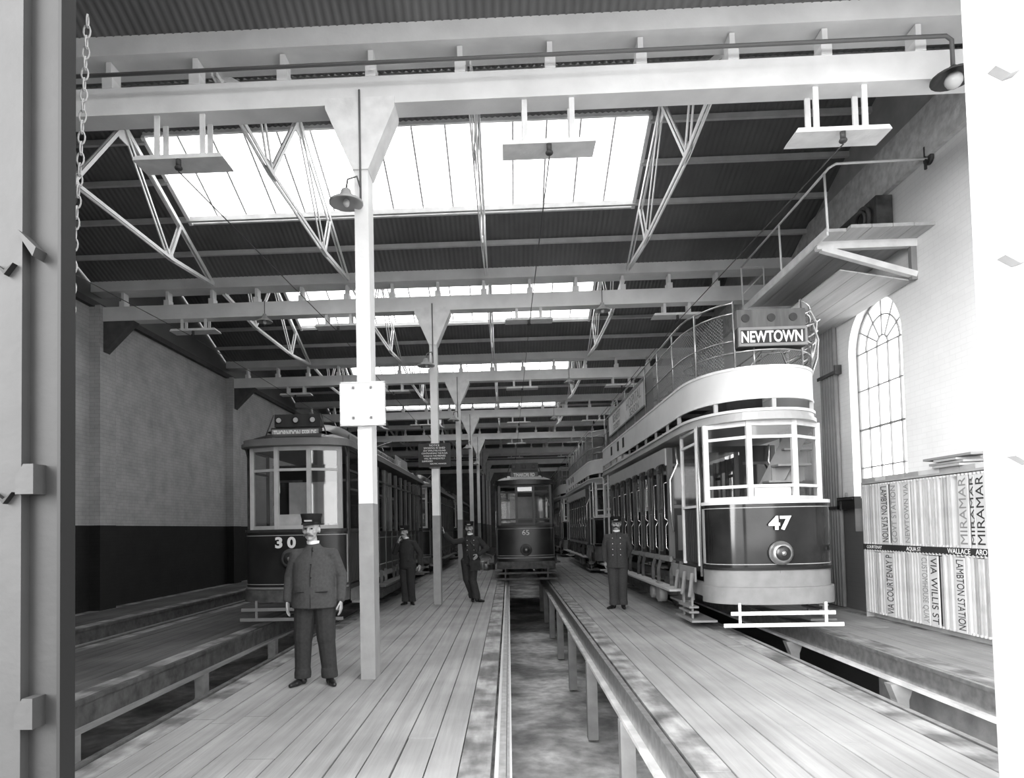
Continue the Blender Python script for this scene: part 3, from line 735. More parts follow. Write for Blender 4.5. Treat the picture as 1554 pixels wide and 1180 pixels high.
def tram(name, loc, L, cat, label, number, dest, double, P):
    """P: numbers for this car body"""
    t = empty(name, loc, label, cat, 'trams in the shed')
    hw, bw = P['hw'], P['bw']; yb = P['yb']; ye = L-yb; zs = P['sill']; zd0, zd1 = P['dash']; zt = P['top']; zc = P['canopy']
    dark = P.get('dark', DASHGLOSS); frm = P.get('frame', WHITEWORN); side = P.get('side', DARKGLOSS)
    # bumpers and nose panels at both ends
    for e in (0, 1):
        T = (lambda q: q) if e == 0 else (lambda q: [(-x, L-y) for x, y in q])
        bump = MB().band(T(front_curve(hw+.03, P['nose']+.05, y0=0)), P['bump'][0], P['bump'][1], .09)
        bump.build('bumper', P.get('bumpm', GREYPAINT), t)
        MB().band(T(front_curve(hw, P['nose'], y0=.06)), P['bump'][1], zd0-.02, .03).build('apron', P.get('apron', GREYPAINT), t)
        d = MB().band(T(front_curve(hw, P['nose'], y0=.05)), zd0, zd1, .03).build('dash_panel', dark, t)
        MB().band(T(front_curve(hw+.015, P['nose'], y0=.035)), zd0-.03, zd0+.005, .03).build('moulding', BLACK if double else GREYPAINT, d)
        # lining: an inset rectangle of thin strips
        c = T(front_curve(hw+.004, P['nose'], y0=.045)); 
        MB().band(c, zd1-.06, zd1-.05, .01).band(c, zd0+.05, zd0+.06, .01).band(c[:2], zd0+.05, zd1-.05, .01).band(c[-2:], zd0+.05, zd1-.05, .01).build('lining', GOLD, d)
        MB().band(T(front_curve(hw+.02, P['nose'], y0=.03)), zd1, zd1+.05, .06).build('dash_rail', frm if double else DARKWOOD, d)
        # platform floor
        MB().slab(T(front_curve(hw-.03, P['nose'], y0=.06))+T([(-hw+.03, yb), (hw-.03, yb)][::-1] if False else [(hw-.03, yb), (-hw+.03, yb)]), zs-.12, zs-.04).build('platform_floor', DARKWOOD, t)
        # windscreen: three sashes
        yy = (lambda y: y) if e == 0 else (lambda y: L-y)
        wpts = P['wpts']; z0 = zd1+.05
        pts = [(-wpts[1][0], wpts[1][1]), (-wpts[0][0], wpts[0][1]), (wpts[0][0], wpts[0][1]), (wpts[1][0], wpts[1][1])]
        fr = MB(); tr = P['transom']
        for (x, y) in pts: fr.bar((x, yy(y), z0), (x, yy(y), zc), .075, .07, (0, 1, 0))
        for i in range(3):
            a, b = pts[i], pts[i+1]
            for z, th in ((z0+.03, .07), (tr, .045), (zc-.035, .07)): fr.bar((a[0], yy(a[1]), z), (b[0], yy(b[1]), z), .05, th)
            if P.get('lowrail'): fr.bar((a[0], yy(a[1]), P['lowrail']), (b[0], yy(b[1]), P['lowrail']), .05, .045)
        wf = fr.build('windscreen_frame', frm, t)
        for i in range(3):
            a, b = pts[i], pts[i+1]
            if i == 1:
                zlo = z0; zhi = P.get('lowrail', z0+.26)
                MB().bar(((a[0]+b[0])/2-.27, yy(a[1]+.015), (zlo+zhi)/2), ((a[0]+b[0])/2+.27, yy(a[1]+.015), (zlo+zhi)/2), .012, zhi-zlo).build('drop_sash', P.get('sash', frm), wf)
                z0g = tr
            else: z0g = z0
            MB().add([(a[0], yy(a[1]), z0g), (b[0], yy(b[1]), z0g), (b[0], yy(b[1]), zc), (a[0], yy(a[1]), zc)], [(0, 1, 2, 3)]).build('pane', TGLASS, wf, recalc=False)
        # corner poles, platform gates
        m = MB(); s_ = MB()
        for x in (-hw-.0, hw+.0): m.tube([(x, yy(P['pole']), zs-.2), (x, yy(P['pole']), zc+.02)], .022, 8).cut()
        m.each('corner_pole', P.get('polem', BRASS), t)
        for x in (-1, 1):
            MB().box(x*(hw-.02)-.008, x*(hw-.02)+.008, min(yy(P['pole']+.1), yy(P['pole']+.95)), max(yy(P['pole']+.1), yy(P['pole']+.95)), zs+.0, zd1-.02).build('platform_gate', DARKWOOD, t)
            for k in range(8):
                a = yy(P['pole']+.15+k*.1); s_.box(x*(hw)-.006, x*(hw)+.006, a-.008, a+.008, zs+.02, zd1-.05)
            s_.cut()
            g = MB(); y1, y2 = yy(P['pole']+.08), yy(P['pole']+.97)
            for yv in (y1, y2): g.bar((x*(hw-.0), yv, zs-.04), (x*(hw-.0), yv, zc), .05, .05, (0, 1, 0))
            for z in (zd1, tr, zc-.03): g.bar((x*hw, y1, z), (x*hw, y2, z), .04, .04)
            g.build('vestibule_frame', frm if double else DARKWOOD, t)
            MB().add([(x*hw, y1, zd1), (x*hw, y2, zd1), (x*hw, y2, zc), (x*hw, y1, zc)], [(0, 1, 2, 3)]).build('vestibule_pane', TGLASS, t, recalc=False)
            st = MB().box(x*(hw-.12), x*(hw+.10), min(yy(yb-.85), yy(yb-.1)), max(yy(yb-.85), yy(yb-.1)), .30, .34).box(x*(hw-.14), x*(hw-.11), min(yy(yb-.85), yy(yb-.1)), max(yy(yb-.85), yy(yb-.1)), .34, zs-.1)
            st.build('step', GREYPAINT, t)
        s_.each('gate_slats', DARKWOOD, t)
        # controller and brake staff on the platform
        MB().box(-.55, -.2, min(yy(.45), yy(.75)), max(yy(.45), yy(.75)), zs-.05, zs+.95).cyl((-.37, yy(.6), zs+1.0), .09, .06).build('controller', MACH, t)
        MB().tube([(.3, yy(.5), zs), (.3, yy(.5), zs+1.05), (.5, yy(.55), zs+1.06)], .02, 8).build('brake_handle', BRASS, t)
        # bulkhead
        MB().box(-bw+.05, -.35, yy(yb)-.02, yy(yb)+.02, zs, zt).box(.35, bw-.05, yy(yb)-.02, yy(yb)+.02, zs, zt).box(-.35, .35, yy(yb)-.02, yy(yb)+.02, zs+1.95, zt).build('bulkhead', DARK, t)
        MB().box(-.33, .33, yy(yb)-.015, yy(yb)+.015, zs, zs+.85).box(-.33, -.25, yy(yb)-.015, yy(yb)+.015, zs+.85, zs+1.95).box(.25, .33, yy(yb)-.015, yy(yb)+.015, zs+.85, zs+1.95).build('saloon_door', MIDWOOD, t)
        # lifeguard: two slats on hangers
        lg = MB(); ly = yy(.02)
        lg.box(-P['lg1'], P['lg1'], ly-.012, ly+.012, .30, .355).box(-P['lg2'], P['lg2'], ly-.02, ly+.004, .13, .185)
        for x in (-.62, .62): lg.box(x-.018, x+.018, ly-.005, ly+.02, .13, .48)
        lg.build('lifeguard', P.get('lgm', WHITEWORN), t)
    for e in (0, 1):
        y = yb if e == 0 else L-yb; q = -.024 if e == 0 else .024
        for s in (-1, 1):
            bl_ = MB().box(s*.42, s*(bw-.10), y+q-.004, y+q+.004, zs+1.0, zt-.35); bl_.build('bulkhead_pane', mat('dark_glass', .03, .08, spec=.8), t)
            MB().box(s*.40, s*(bw-.07), y+q-.006, y+q+.006, zs+.93, zs+.99).box(s*.40, s*(bw-.07), y+q-.006, y+q+.006, zt-.35, zt-.30).box(s*(bw-.10), s*(bw-.06), y+q-.006, y+q+.006, zs, zt).build('bulkhead_rail', MIDWOOD, t)
            MB().box(s*.48, s*(bw-.16), y+q-.004, y+q+.004, zs+.15, zs+.80).build('bulkhead_panel', MIDWOOD, t)
            yh = y+(-.12 if e == 0 else .12)
            MB().tube([(s*(bw-.06), yh, zs+.5), (s*(bw-.02), yh, zs+.9), (s*(bw-.02), yh, zs+1.45), (s*(bw-.16), yh, zs+1.75), (s*(bw-.14), yh, zt)], .018, 8).build('entrance_handrail', BRASS, t)
    # headlamp, number
    hz = P['lampz']; hl = MB().lathe([(.0, -.02), (.12, -.02), (.155, .01), (.155, .05), (.175, .05), (.175, .09), (0, .09)], (0, -.05, hz), 'y', 28).build('headlamp', P.get('lampm', STEEL), t)
    MB().lathe([(.0, -.06), (.06, -.052), (.11, -.03), (.135, .0)], (0, -.04, hz), 'y', 24).build('lamp_glass', DARKGLOSS, hl)
    MB().lathe([(.0, -.012), (.03, -.01), (.035, .0)], (0, -.10, hz), 'y', 16).build('lamp_boss', STEEL, hl)
    dx = P.get('numdx', 0)
    text('car_number', number, P['nums'], (dx, P.get('numy', .015), P['numz']), FRONT, CHALK, t, .004, sx=1.15, bold=P.get('numb', .010))
    # side bodies
    zw0 = P['waist']
    nb = P['bays']; bl = (ye-yb)/nb
    for s in (-1, 1):
        X = s*bw
        MB().box(X-s*.06, X, yb, ye, zs-.06, zs+.04).build('sole_bar', P.get('solem', GREYPAINT), t)
        lo = MB(); li = MB(); pl = MB(); gr = MB(); hd = MB(); vl = MB()
        for i in range(nb+1):
            y = yb+i*bl
            pl.box(X-s*.07, X+s*.004, y-.035, y+.035, zs+.04, zt).cut()
        for i in range(nb):
            y = yb+i*bl; li.cut(); lo.cut()
            if double:      # half open seat bay with grab handles, half glazed panel
                c = y+bl*.52
                lo.box(X-s*.035, X-s*.005, c, y+bl-.035, zs+.04, zw0)
                lo.box(X-s*.035, X-s*.005, c, c+.05, zw0, zt); lo.box(X-s*.035, X-s*.005, c, y+bl-.035, zt-.42, zt-.36)
                li.box(X, X+s*.003, c+.07, c+.08, zs+.12, zw0-.08).box(X, X+s*.003, y+bl-.09, y+bl-.08, zs+.12, zw0-.08).box(X, X+s*.003, c+.07, y+bl-.08, zs+.12, zs+.13).box(X, X+s*.003, c+.07, y+bl-.08, zw0-.09, zw0-.08)
                li.box(X, X+s*.003, c+.01, c+.02, zw0, zt-.45)
                gr.add([(X-s*.02, c+.05, zw0), (X-s*.02, y+bl-.035, zw0), (X-s*.02, y+bl-.035, zt), (X-s*.02, c+.05, zt)], [(0, 1, 2, 3)])
                hd.tube([(X+s*.0, y+.03, zs+1.42), (X+s*.05, y+.08, zs+1.40), (X+s*.05, y+.08, zs+.75), (X, y+.03, zs+.70)], .013, 6).cut()
                hd.tube([(X+s*.0, y+.03, zs+.68), (X+s*.04, y+.06, zs+.6), (X+s*.04, y+.06, zs+.2), (X, y+.03, zs+.15)], .011, 6).cut()
            else:
                lo.box(X-s*.035, X-s*.005, y+.035, y+bl-.035, zs+.04, zw0)
                lo.box(X-s*.04, X+s*.01, y+.035, y+bl-.035, zw0-.04, zw0+.02)
                li.box(X, X+s*.004, y+.07, y+bl-.07, zs+.20, zs+.21).box(X, X+s*.004, y+.07, y+bl-.07, zw0-.12, zw0-.11)
                gr.add([(X-s*.02, y+.035, zw0), (X-s*.02, y+bl-.035, zw0), (X-s*.02, y+bl-.035, zt), (X-s*.02, y+.035, zt)], [(0, 1, 2, 3)])
                lo.box(X-s*.03, X, y+.035, y+bl-.035, zt-.32, zt-.28)
        pl.each('side_pillar', P.get('pillar', MIDWOOD), t)
        lo.each('side_panel', side, t); li.each('lining', GOLD, t); gr.build('side_windows', TGLASS, t, recalc=False)
        if double: hd.each('grab_handle', BRASS, t)
        if double:      # scalloped valance
            v = []; n = nb*8
            for i in range(nb):
                for q in range(9):
                    y = yb+(i+q/8.)*bl; v.append((y, zt-.30+.055*(1-abs(math.sin(PI*q/8.))**.35)*-1+.03))
            poly = v+[(ye, zt+.0), (yb, zt+.0)]
            MB().prism(poly, X-s*.01, X+s*.03, 'x').build('valance', LIVERYG, t)
        # footboard with hangers
        MB().box(X, X+s*.24, yb-.9 if double else yb+.2, ye+.9 if double else ye-.2, .50, .535).build('footboard', P.get('footm', mat('dusty_footboard', .42, .7, .15, 5)), t)
        m = MB(); k = 0; y = yb-.7
        while y < ye+.8:
            m.bar((X-s*.03, y, zs-.02), (X+s*.03, y, .80), .03, .06, (1, 0, 0)).bar((X+s*.03, y, .80), (X+s*.03, y, .52), .03, .06, (1, 0, 0)).cut(); y += 1.02 if k % 2 else .5; k += 1
        m.each('footboard_hanger', RUST, t)
        # side guard boards between the wheels
        MB().box(X-s*.1, X-s*.08, yb+1.2, ye-1.2, .16, .44).box(X-s*.12, X-s*.06, yb+1.2, ye-1.2, .28, .33).build('side_guard', RUST, t)
        MB().bar((X-s*.30, yb+.5, .62), (X-s*.30, ye-.5, .62), .08, .16).box(X-s*.2, X-s*.34, yb+.9, yb+1.35, .25, .6).box(X-s*.2, X-s*.34, ye-1.35, ye-.9, .25, .6).build('truck_frame', RUST, t)
    # interior: floor, seats, ceiling
    MB().box(-bw+.06, bw-.06, yb, ye, zs-.08, zs).build('saloon_floor', DARKWOOD, t)
    st = MB()
    for i in range(nb): 
        y = yb+(i+.25)*bl; st.box(-bw+.12, bw-.12, y-.2, y+.2, zs+.38, zs+.43).box(-bw+.12, bw-.12, y+.2, y+.24, zs+.43, zs+.95).cut()
    st.each('saloon_seat', DARKWOOD, t)
    if double:
        for s in (-1, 1):
            MB().box(s*.72, s*1.12, .75, 1.75, .10, .13).box(s*.95, s*1.10, .95, 1.6, .22, .25).box(s*.95, s*1.10, .95, 1.6, .30, .33).box(s*1.02, s*1.05, 1.0, 1.06, .1, .7).box(s*1.02, s*1.05, 1.5, 1.56, .1, .7).build('life_tray', GREYPAINT, t)
            MB().box(s*1.06, s*1.13, 2.9, 3.2, .22, .56).cyl((s*1.12, 2.75, .36), .15, .14, 'x', 16).cyl((s*1.12, 3.4, .34), .12, .12, 'x', 16).build('axle_box', GREYPAINT, t)
            MB().box(s*(bw-.02), s*(bw+.01), .95, 2.5, .72, .95).box(s*(hw-.1), s*(hw-.04), .8, 2.3, .5, .72).build('platform_bearer', GREYPAINT, t)
            for i_ in range(3): MB().bar((s*(bw+.03), 1.0+i_*.45, .86), (s*(bw+.10), .95+i_*.45, .48), .05, .03).build('step_hanger', GREYPAINT, t)
    for y in (yb+1.1, ye-1.1): wheel_set(t, y)
    # canopy or roof edge round the whole car
    co_ = outline(P['cw'], P['cn'], P['cy0'], L-P['cy0'])
    o2 = outline(P['cw']-.035, P['cn']-.03, P['cy0']+.03, L-P['cy0']-.03)
    cm = P.get('canopym', LIVERYG)
    MB().slab(co_, zc+.0, zc+.06).slab(o2, zc+.06, zc+.13).build('canopy', cm, t)
    if double:
        MB().band(outline(P['cw']-.01, P['cn']-.01, P['cy0']+.01, L-P['cy0']-.01), zc+.13, zc+.17, .05, closed=True).build('cornice', LIVERY, t)
        MB().slab(o2, zc+.13, zc+.15).build('upper_floor', DARKWOOD, t)
        # little posts lifting the decency panel off the cornice
        pw = P['cw']-.04; z1, z2 = P['panel']
        oo = outline(pw, P['cn']-.03, P['cy0']+.03, L-P['cy0']-.03, n=20)
        m = MB()
        for i in range(0, len(oo), 5): m.box(oo[i][0]*.98-.03, oo[i][0]*.98+.03, oo[i][1]-.0, oo[i][1]+.05, zc+.15, z1+.02).cut()
        for i in range(8):
            y = yb+(ye-yb)*i/7
            for s in (-1, 1): m.box(s*(pw-.05)-.02, s*(pw-.05)+.02, y-.03, y+.03, zc+.15, z1+.02).cut()
        m.each('panel_foot', LIVERYG, t)
        pn = MB().band(oo, z1, z2, .025, closed=True).build('decency_panel', LIVERY, t)
        MB().band(outline(pw+.012, P['cn']-.03, P['cy0']+.018, L-P['cy0']-.018, n=20), z2-.03, z2+.01, .045, closed=True).band(outline(pw+.01, P['cn']-.03, P['cy0']+.02, L-P['cy0']-.02, n=20), z1-.01, z1+.025, .03, closed=True).build('panel_moulding', WHITEWORN, pn)
        m = MB()
        for i, y in enumerate((6.9, 7.7, 8.8)): m.box(-pw-.012, -pw-.002, y, y+.22, z2-.34, z2-.10).cut()
        m.each('panel_slot', BLACK, pn)
        # railings: stanchions, top rails, mesh
        zt1, zt2 = P['rails']; m = MB()
        side_pts = lambda s: [(s*pw, y) for y in [1.9+i*(L-3.8)/7 for i in range(8)]]
        for s in (-1, 1):
            for (x, y) in side_pts(s): m.tube([(x, y, z2), (x, y, zt2)], .016, 6)
            nose = [p for p in front_curve(pw, P['cn']-.03, 20, y0=P['cy0']+.03) if p[0]*s > .45]
            nose = sorted(nose, key=lambda p: p[1])
            path = nose+[(s*pw, 1.9), (s*pw, L-1.9)]
            m.tube([(p[0], p[1], zt2 if p[1] > 1.0 else zt2-.02) for p in path], .016, 6)
            m.tube([(p[0], p[1], zt1) for p in path], .014, 6)
            m.tube([(p[0], p[1], z2+.42) for p in path], .012, 6)
            for i in (0, len(nose)//2): m.tube([(nose[i][0], nose[i][1], z2), (nose[i][0], nose[i][1], zt2)], .018, 6)
        fc = [p for p in front_curve(pw-.02, P['cn']-.03, 20, y0=P['cy0']+.04)]
        m.tube([(p[0], p[1], z2+.24) for p in fc if abs(p[0]) < pw-.02], .016, 6)
        for x in (-.25, .6): m.tube([(x, P['cy0']+.08, z2), (x, P['cy0']+.08, z2+.3)], .014, 6)
        m.build('upper_railing', STEEL, t)
        w = MB(); zz0, zz1 = z2+.02, zt1-.02; hgt = zz1-zz0
        for s in (-1, 1):
            w = MB()
            nose = sorted([p for p in front_curve(pw-.004, P['cn']-.03, 20, y0=P['cy0']+.03) if p[0]*s > .55], key=lambda p: p[1])
            path = [Vector((p[0], p[1])) for p in nose+[(s*(pw-.004), 2.2), (s*(pw-.004), L-2.2)]]
            cum = [0]
            for i in range(1, len(path)): cum.append(cum[-1]+(path[i]-path[i-1]).length)
            T = min(cum[-1], 9.) if s < 0 else min(cum[-1], 5.)
            def at(d):
                d = max(0, min(d, T))
                for i in range(1, len(path)):
                    if d <= cum[i]: return path[i-1].lerp(path[i], (d-cum[i-1])/(cum[i]-cum[i-1]+1e-9))
                return path[-1]
            d = -hgt
            while d < T:
                for sg in (1, -1):
                    a, b = max(d, 0), min(d+hgt, T)
                    if b-a > .02:
                        n = 3 if a < 2.2 else 1; pts = []
                        for q in range(n+1):
                            u = a+(b-a)*q/n; fz = (u-d)/hgt; z = zz0+hgt*(fz if sg > 0 else 1-fz); p = at(u); pts.append((p.x, p.y, z))
                        w.tube(pts, .0035, 3)
                d += .055
            w.build('mesh_screen', MESHW, t)
        # canvas dodger behind the mesh along the rear half of the side
        MB().box(-pw+.02, -pw+.03, 3.6, L-2.2, z2, zt1-.06).build('canvas_screen', CANVAS, t)
        # upper seats
        st = MB()
        for i in range(9):
            y = 2.6+i*.85; 
            for s in (-1, 1): st.box(s*.22, s*.88, y-.2, y+.18, zc+.55, zc+.59).box(s*.22, s*.88, y+.18, y+.21, zc+.60, zc+1.0).cut()
        st.each('upper_seat', DARKWOOD, t)
        # destination box
        z3 = P['destz']
        db = MB().box(-.50, .50, .05, .25, z3-.14, z3+.14).build('destination_box', SIGNBLACK, t)
        MB().box(-.50, .50, .0, .05, z3+.10, z3+.14).box(-.50, .50, .0, .05, z3-.14, z3-.10).box(-.5, -.47, .0, .05, z3-.1, z3+.1).box(.47, .5, .0, .05, z3-.1, z3+.1).build('box_rim', GREYPAINT, db)
        text('destination', dest, .235, (0, .04, z3), FRONT, CHALK, db, .003, sx=.70, bold=.006)
        lb = MB().box(-.50, .50, .05, .30, z3+.15, z3+.42).build('lamp_box', MIDWOOD, t)
        for x in (-.38, 0, .32): MB().cyl((x, .045, z3+.29), .06, .02, 'y', 16).build('signal_lamp', DARKWOOD, lb)
        # staircase and its handrails
        m = MB()
        for i in range(9):
            a = PI*.95*i/8; x = .45-.55*math.cos(a)*.8; y = 1.45-.62*math.sin(a)*.9
            m.box(x-.26, x+.26, y-.14, y+.14, zs+.22+i*.26, zs+.25+i*.26)
            m.box(x-.26, x+.26, y+.12, y+.14, zs+.0+i*.26, zs+.25+i*.26)
        m.build('staircase', mat('stair_grey', .30, .6, .2, 5), t)
        MB().bar((-.2, 1.35, zs+.15), (.75, .85, zs+2.2), .02, .32).build('stair_stringer', GREYPAINT, t)
        m = MB()
        for q in range(4):
            R = .30+.04*q; pts = [(.62+R*.9*math.sin(a*.25), .75-R*math.cos(a*.25)*.9, z2+.12+q*.17+.25*math.sin(a*.2)) for a in range(0, 14)]
            m.tube(pts, .016, 6)
        m.tube([(.55, .3, z3+.38), (.68, .28, z3+.45), (.82, .4, z3+.30), (.88, .6, z3+.0), (.88, .9, z2)], .018, 8).tube([(.52, .3, z3+.2), (.72, .3, z3+.25), (.86, .45, z3+.05), (.9, .6, z3-.2), (.9, .8, z2)], .018, 8)
        m.tube([(-.2, .7, z2), (.1, .75, z2+.35), (.45, .8, z2+.38), (.6, .85, z2)], .014, 6)
        m.build('stair_handrails', BRASS, t)
        # advertisement board on the left rail
        ad = MB().box(-pw-.035, -pw-.02, 4.15, 9.1, z2+.19, z2+.76).build('advertisement_board', BOARDW, t)
        MB().box(-pw-.04, -pw-.035, 4.15, 9.1, z2+.73, z2+.76).box(-pw-.04, -pw-.035, 4.15, 9.1, z2+.19, z2+.22).box(-pw-.04, -pw-.035, 4.15, 4.2, z2+.19, z2+.76).box(-pw-.04, -pw-.035, 9.05, 9.1, z2+.19, z2+.76).build('board_rim', GREYPAINT, ad)
        text('lettering', 'BENEFIT', .30, (-pw-.037, 7.75, z2+.57), LEFTW, GREYPAINT, ad, .002, sx=1.1)
        text('lettering', 'SOCIETY', .22, (-pw-.037, 7.75, z2+.33), LEFTW, GREYPAINT, ad, .002, sx=1.2)
        text('lettering', 'HOSPITAL', .34, (-pw-.037, 5.4, z2+.56), LEFTW, GREYPAINT, ad, .002, sx=1.15)
        text('lettering', 'SEASON', .26, (-pw-.037, 5.3, z2+.32), LEFTW, GREYPAINT, ad, .002, sx=1.2)
    else:
        # clerestory roof with rounded bonnets
        zr = zc+.13; prof = [(P['cw']-.03, 0), (P['cw']-.12, .07), (P['cw']-.35, .15), (.52, .19)]
        m = MB(); L0 = P['cy0']+.05
        V = []; F = []; yy_ = [L0, L0+.25, L0+.7, yb, ye, L-L0-.7, L-L0-.25, L-L0]; sc_ = [.55, .8, .95, 1, 1, .95, .8, .55]; hz_ = [.05, .55, .9, 1, 1, .9, .55, .05]
        for y, a, h in zip(yy_, sc_, hz_):
            ring = [(-x*a, z*h) for x, z in prof]+[(x*a, z*h) for x, z in reversed(prof)]
            V += [(x, y, zr+z) for x, z in ring]
        n = 8
        for j in range(len(yy_)-1):
            for i in range(n-1): F.append((j*n+i, j*n+i+1, (j+1)*n+i+1, (j+1)*n+i))
        m.add(V, F, True); m.build('roof', P.get('roofm', DARK), t)
        if P.get('clere', True):
            c = MB(); V = []; F = []
            hh = [0, .10, .17, .21, .21]; cyy = [yb-1.6, yb-1.25, yb-.9, yb-.4, ye+.4, ye+.9, ye+1.25, ye+1.6]; hs = [.0, .12, .24, .30, .30, .24, .12, .0]
            for y, h in zip(cyy, hs):
                for x, z in ((-.56, 0), (-.56, h*.7), (-.4, h*.9), (0, h), (.4, h*.9), (.56, h*.7), (.56, 0)): V.append((x, y, zr+.17+z))
            for j in range(len(cyy)-1):
                for i in range(6): F.append((j*7+i, j*7+i+1, (j+1)*7+i+1, (j+1)*7+i))
            c.add(V, F, True); cl = c.build('clerestory', DARK, t)
            q = MB()
            for i in range(9):
                for s in (-1, 1): q.box(s*.562, s*.572, yb+i*.85, yb+i*.85+.6, zr+.20, zr+.34)
            q.build('clerestory_windows', GREYPAINT, cl)
        z3 = P['destz']; hw3 = P['desthw']
        db = MB().box(-hw3, hw3, .32, .5, z3-.12, z3+.11).build('destination_box', DARKWOOD, t)
        MB().box(-hw3+.02, hw3-.02, .305, .32, z3-.09, z3+.08).build('blind', P.get('blind', BOARDG), db)
        text('destination', dest, P['dests'], (0, .30, z3), FRONT, P.get('destm', CHALK), db, .002, sx=P.get('destsx', .8), bold=.004)
        MB().bar((-hw3+.1, .42, z3-.11), (-hw3+.1, .5, zr), .03, .03).bar((hw3-.1, .42, z3-.11), (hw3-.1, .5, zr), .03, .03).build('box_feet', MACH, db)
        lb = MB().box(-hw3+.05, hw3-.0, .36, .56, z3+.13, z3+.36).build('lamp_box', DARKWOOD, t)
        for x in (-.3, 0, .3): 
            q = MB().lathe([(.045, -.01), (.062, -.02), (.062, .02)], (x*hw3/.43, .345, z3+.25), 'y', 18).build('signal_lamp', DARK, lb)
            MB().cyl((x*hw3/.43, .345, z3+.25), .045, .02, 'y', 18).build('lamp_lens', P.get('lensm', LENS), q)
        for s in (-1, 1): MB().tube([(s*(hw3-.02), .4, z3+.36), (s*(hw3+.14), .36, zr+.02)], .012, 6).build('box_stay', MACH, t)
        if P.get('ad'):
            a = MB().box(bw-.30, bw-.28, 6.6, 8.75, zr+.06, zr+.42).build('roof_board', BOARDG, t)
            text('lettering', 'SALE', .22, (bw-.275, 7.2, zr+.24), (PI/2, 0, PI/2), CHALK, a, .002)
        # pole brackets under the canopy corner
        m = MB()
        for s in (-1, 1):
            for q in (-1, 1): m.tube([(s*hw, P['pole'], zc-.18), (s*hw, P['pole']+q*.07, zc-.06), (s*hw, P['pole']+q*.12, zc)], .014, 6)
        m.build('pole_bracket', MACH, t)
        MB().box(-hw3-.02, -hw3+.9, P['pole']+.9, P['pole']+.93, zs+1.1, zs+1.9).build('notice_sheet', CLOTHG, t)
    # trolley mast and pole on the roof
    zz = zc+(1.6 if double else .5)
    m = MB().tube([(0, L/2, zc), (0, L/2, zz)], .07, 10).tube([(0, L/2, zz), (0, L-.8, zz+(.9 if not double else .5))], .025, 8)
    m.build('trolley_pole', MACH, t)
    return t

PD = dict(cn=1.6, hw=.93, bw=.99, yb=2.6, sill=1.02, dash=(.98, 1.93), top=3.08, canopy=3.18, nose=.62, bump=(.45, .70), transom=2.94, lowrail=2.20,
          wpts=[(.335, .22), (.86, .62)], pole=.78, lg1=.75, lg2=.86, lampz=1.20, nums=.27, numz=1.63, waist=1.95, bays=8, cw=1.045, cy0=.02,
          panel=(3.50, 3.98), rails=(4.82, 5.0), destz=4.40, lgm=WHITE)
t47 = tram('double_deck_tram', (3.97, 9.78, 0), 12.0, 'tram', 'open-top double-deck tram numbered 47 with a NEWTOWN destination sign', '47', 'NEWTOWN', True, PD)
def strip(o, names):
    for ch in list(o.children):
        if ch.name.split('.')[0] in names:
            for g in list(ch.children): bpy.data.objects.remove(g)
            bpy.data.objects.remove(ch)
        else: strip(ch, names)
c2 = copy_tree(t47); c2.location = (3.95, 22.6, 0); strip(c2, ('car_number', 'advertisement_board', 'destination', 'canvas_screen')); tag(c2, 'open-top double-deck tram directly behind tram 47 on the right track')
c3 = copy_tree(c2); c3.location = (3.93, 35.6, 0); tag(c3, 'farthest open-top double-deck tram on the right track')
PS = dict(cn=.6, hw=.90, bw=1.0, yb=2.0, sill=.72, dash=(.70, 1.66), top=3.02, canopy=3.17, nose=.35, bump=(.45, .66), transom=2.76,
          wpts=[(.29, .16), (.79, .34)], pole=.42, lg1=.88, lg2=.90, lampz=1.20, nums=.25, numz=1.47, waist=1.62, bays=9, cw=1.0, cy0=-.08,
          destz=3.42, desthw=.44, dests=.15, destsx=.55, frame=mat('pale_sash', .5, .5, .1, 5), dark=mat('dark_dash', .02, .3, .4, 2), sash=CLOTHG, polem=MACH, ad=True, lgm=GREYPAINT, bumpm=RUST, apron=DARK,
          footm=RUST, numdx=-.1, lampm=RUST, pillar=MIDWOOD, canopym=mat('canopy_grey', .16, .5, .1, 4))
ts = tram('single_deck_tram', (-3.78, 11.3, 0), 11.0, 'tram', 'single-deck tram with THORNDON ESPLDE destination sign on the left track', '3 0', 'THORNDON ESPLDE', False, PS)
d2 = copy_tree(ts); d2.location = (-3.72, 23.2, 0); strip(d2, ('roof_board',)); tag(d2, 'second single-deck tram behind the THORNDON one on the left track')
d3 = copy_tree(d2); d3.location = (-3.66, 35.5, 0); tag(d3, 'third single-deck tram far down the left track')
PM = dict(PS); PM.update(hw=.84, bw=.92, dash=(.78, 1.68), top=2.85, canopy=2.92, transom=2.7, lowrail=1.90, wpts=[(.25, .16), (.76, .3)], cw=.93, desthw=.42, dests=.14, destz=3.22, destsx=.72,
          lampz=1.0, numz=1.50, nums=.2, numdx=0, numy=.0, numb=.002, clere=False, ad=False, frame=mat('dark_sash', .08, .5, .1, 5), sash=DARKWOOD, blind=mat('blind_grey', .16, .8), lgm=RUST, lensm=RUST, roofm=mat('bonnet_canvas', .32, .6, .2, 4), bays=8, canopym=DARK)
tm = tram('single_deck_tram', (.50, 19.3, 0), 10.5, 'tram', 'dark single-deck tram numbered 65 standing over the middle pit', '65', 'TINAKORI RD', False, PM)
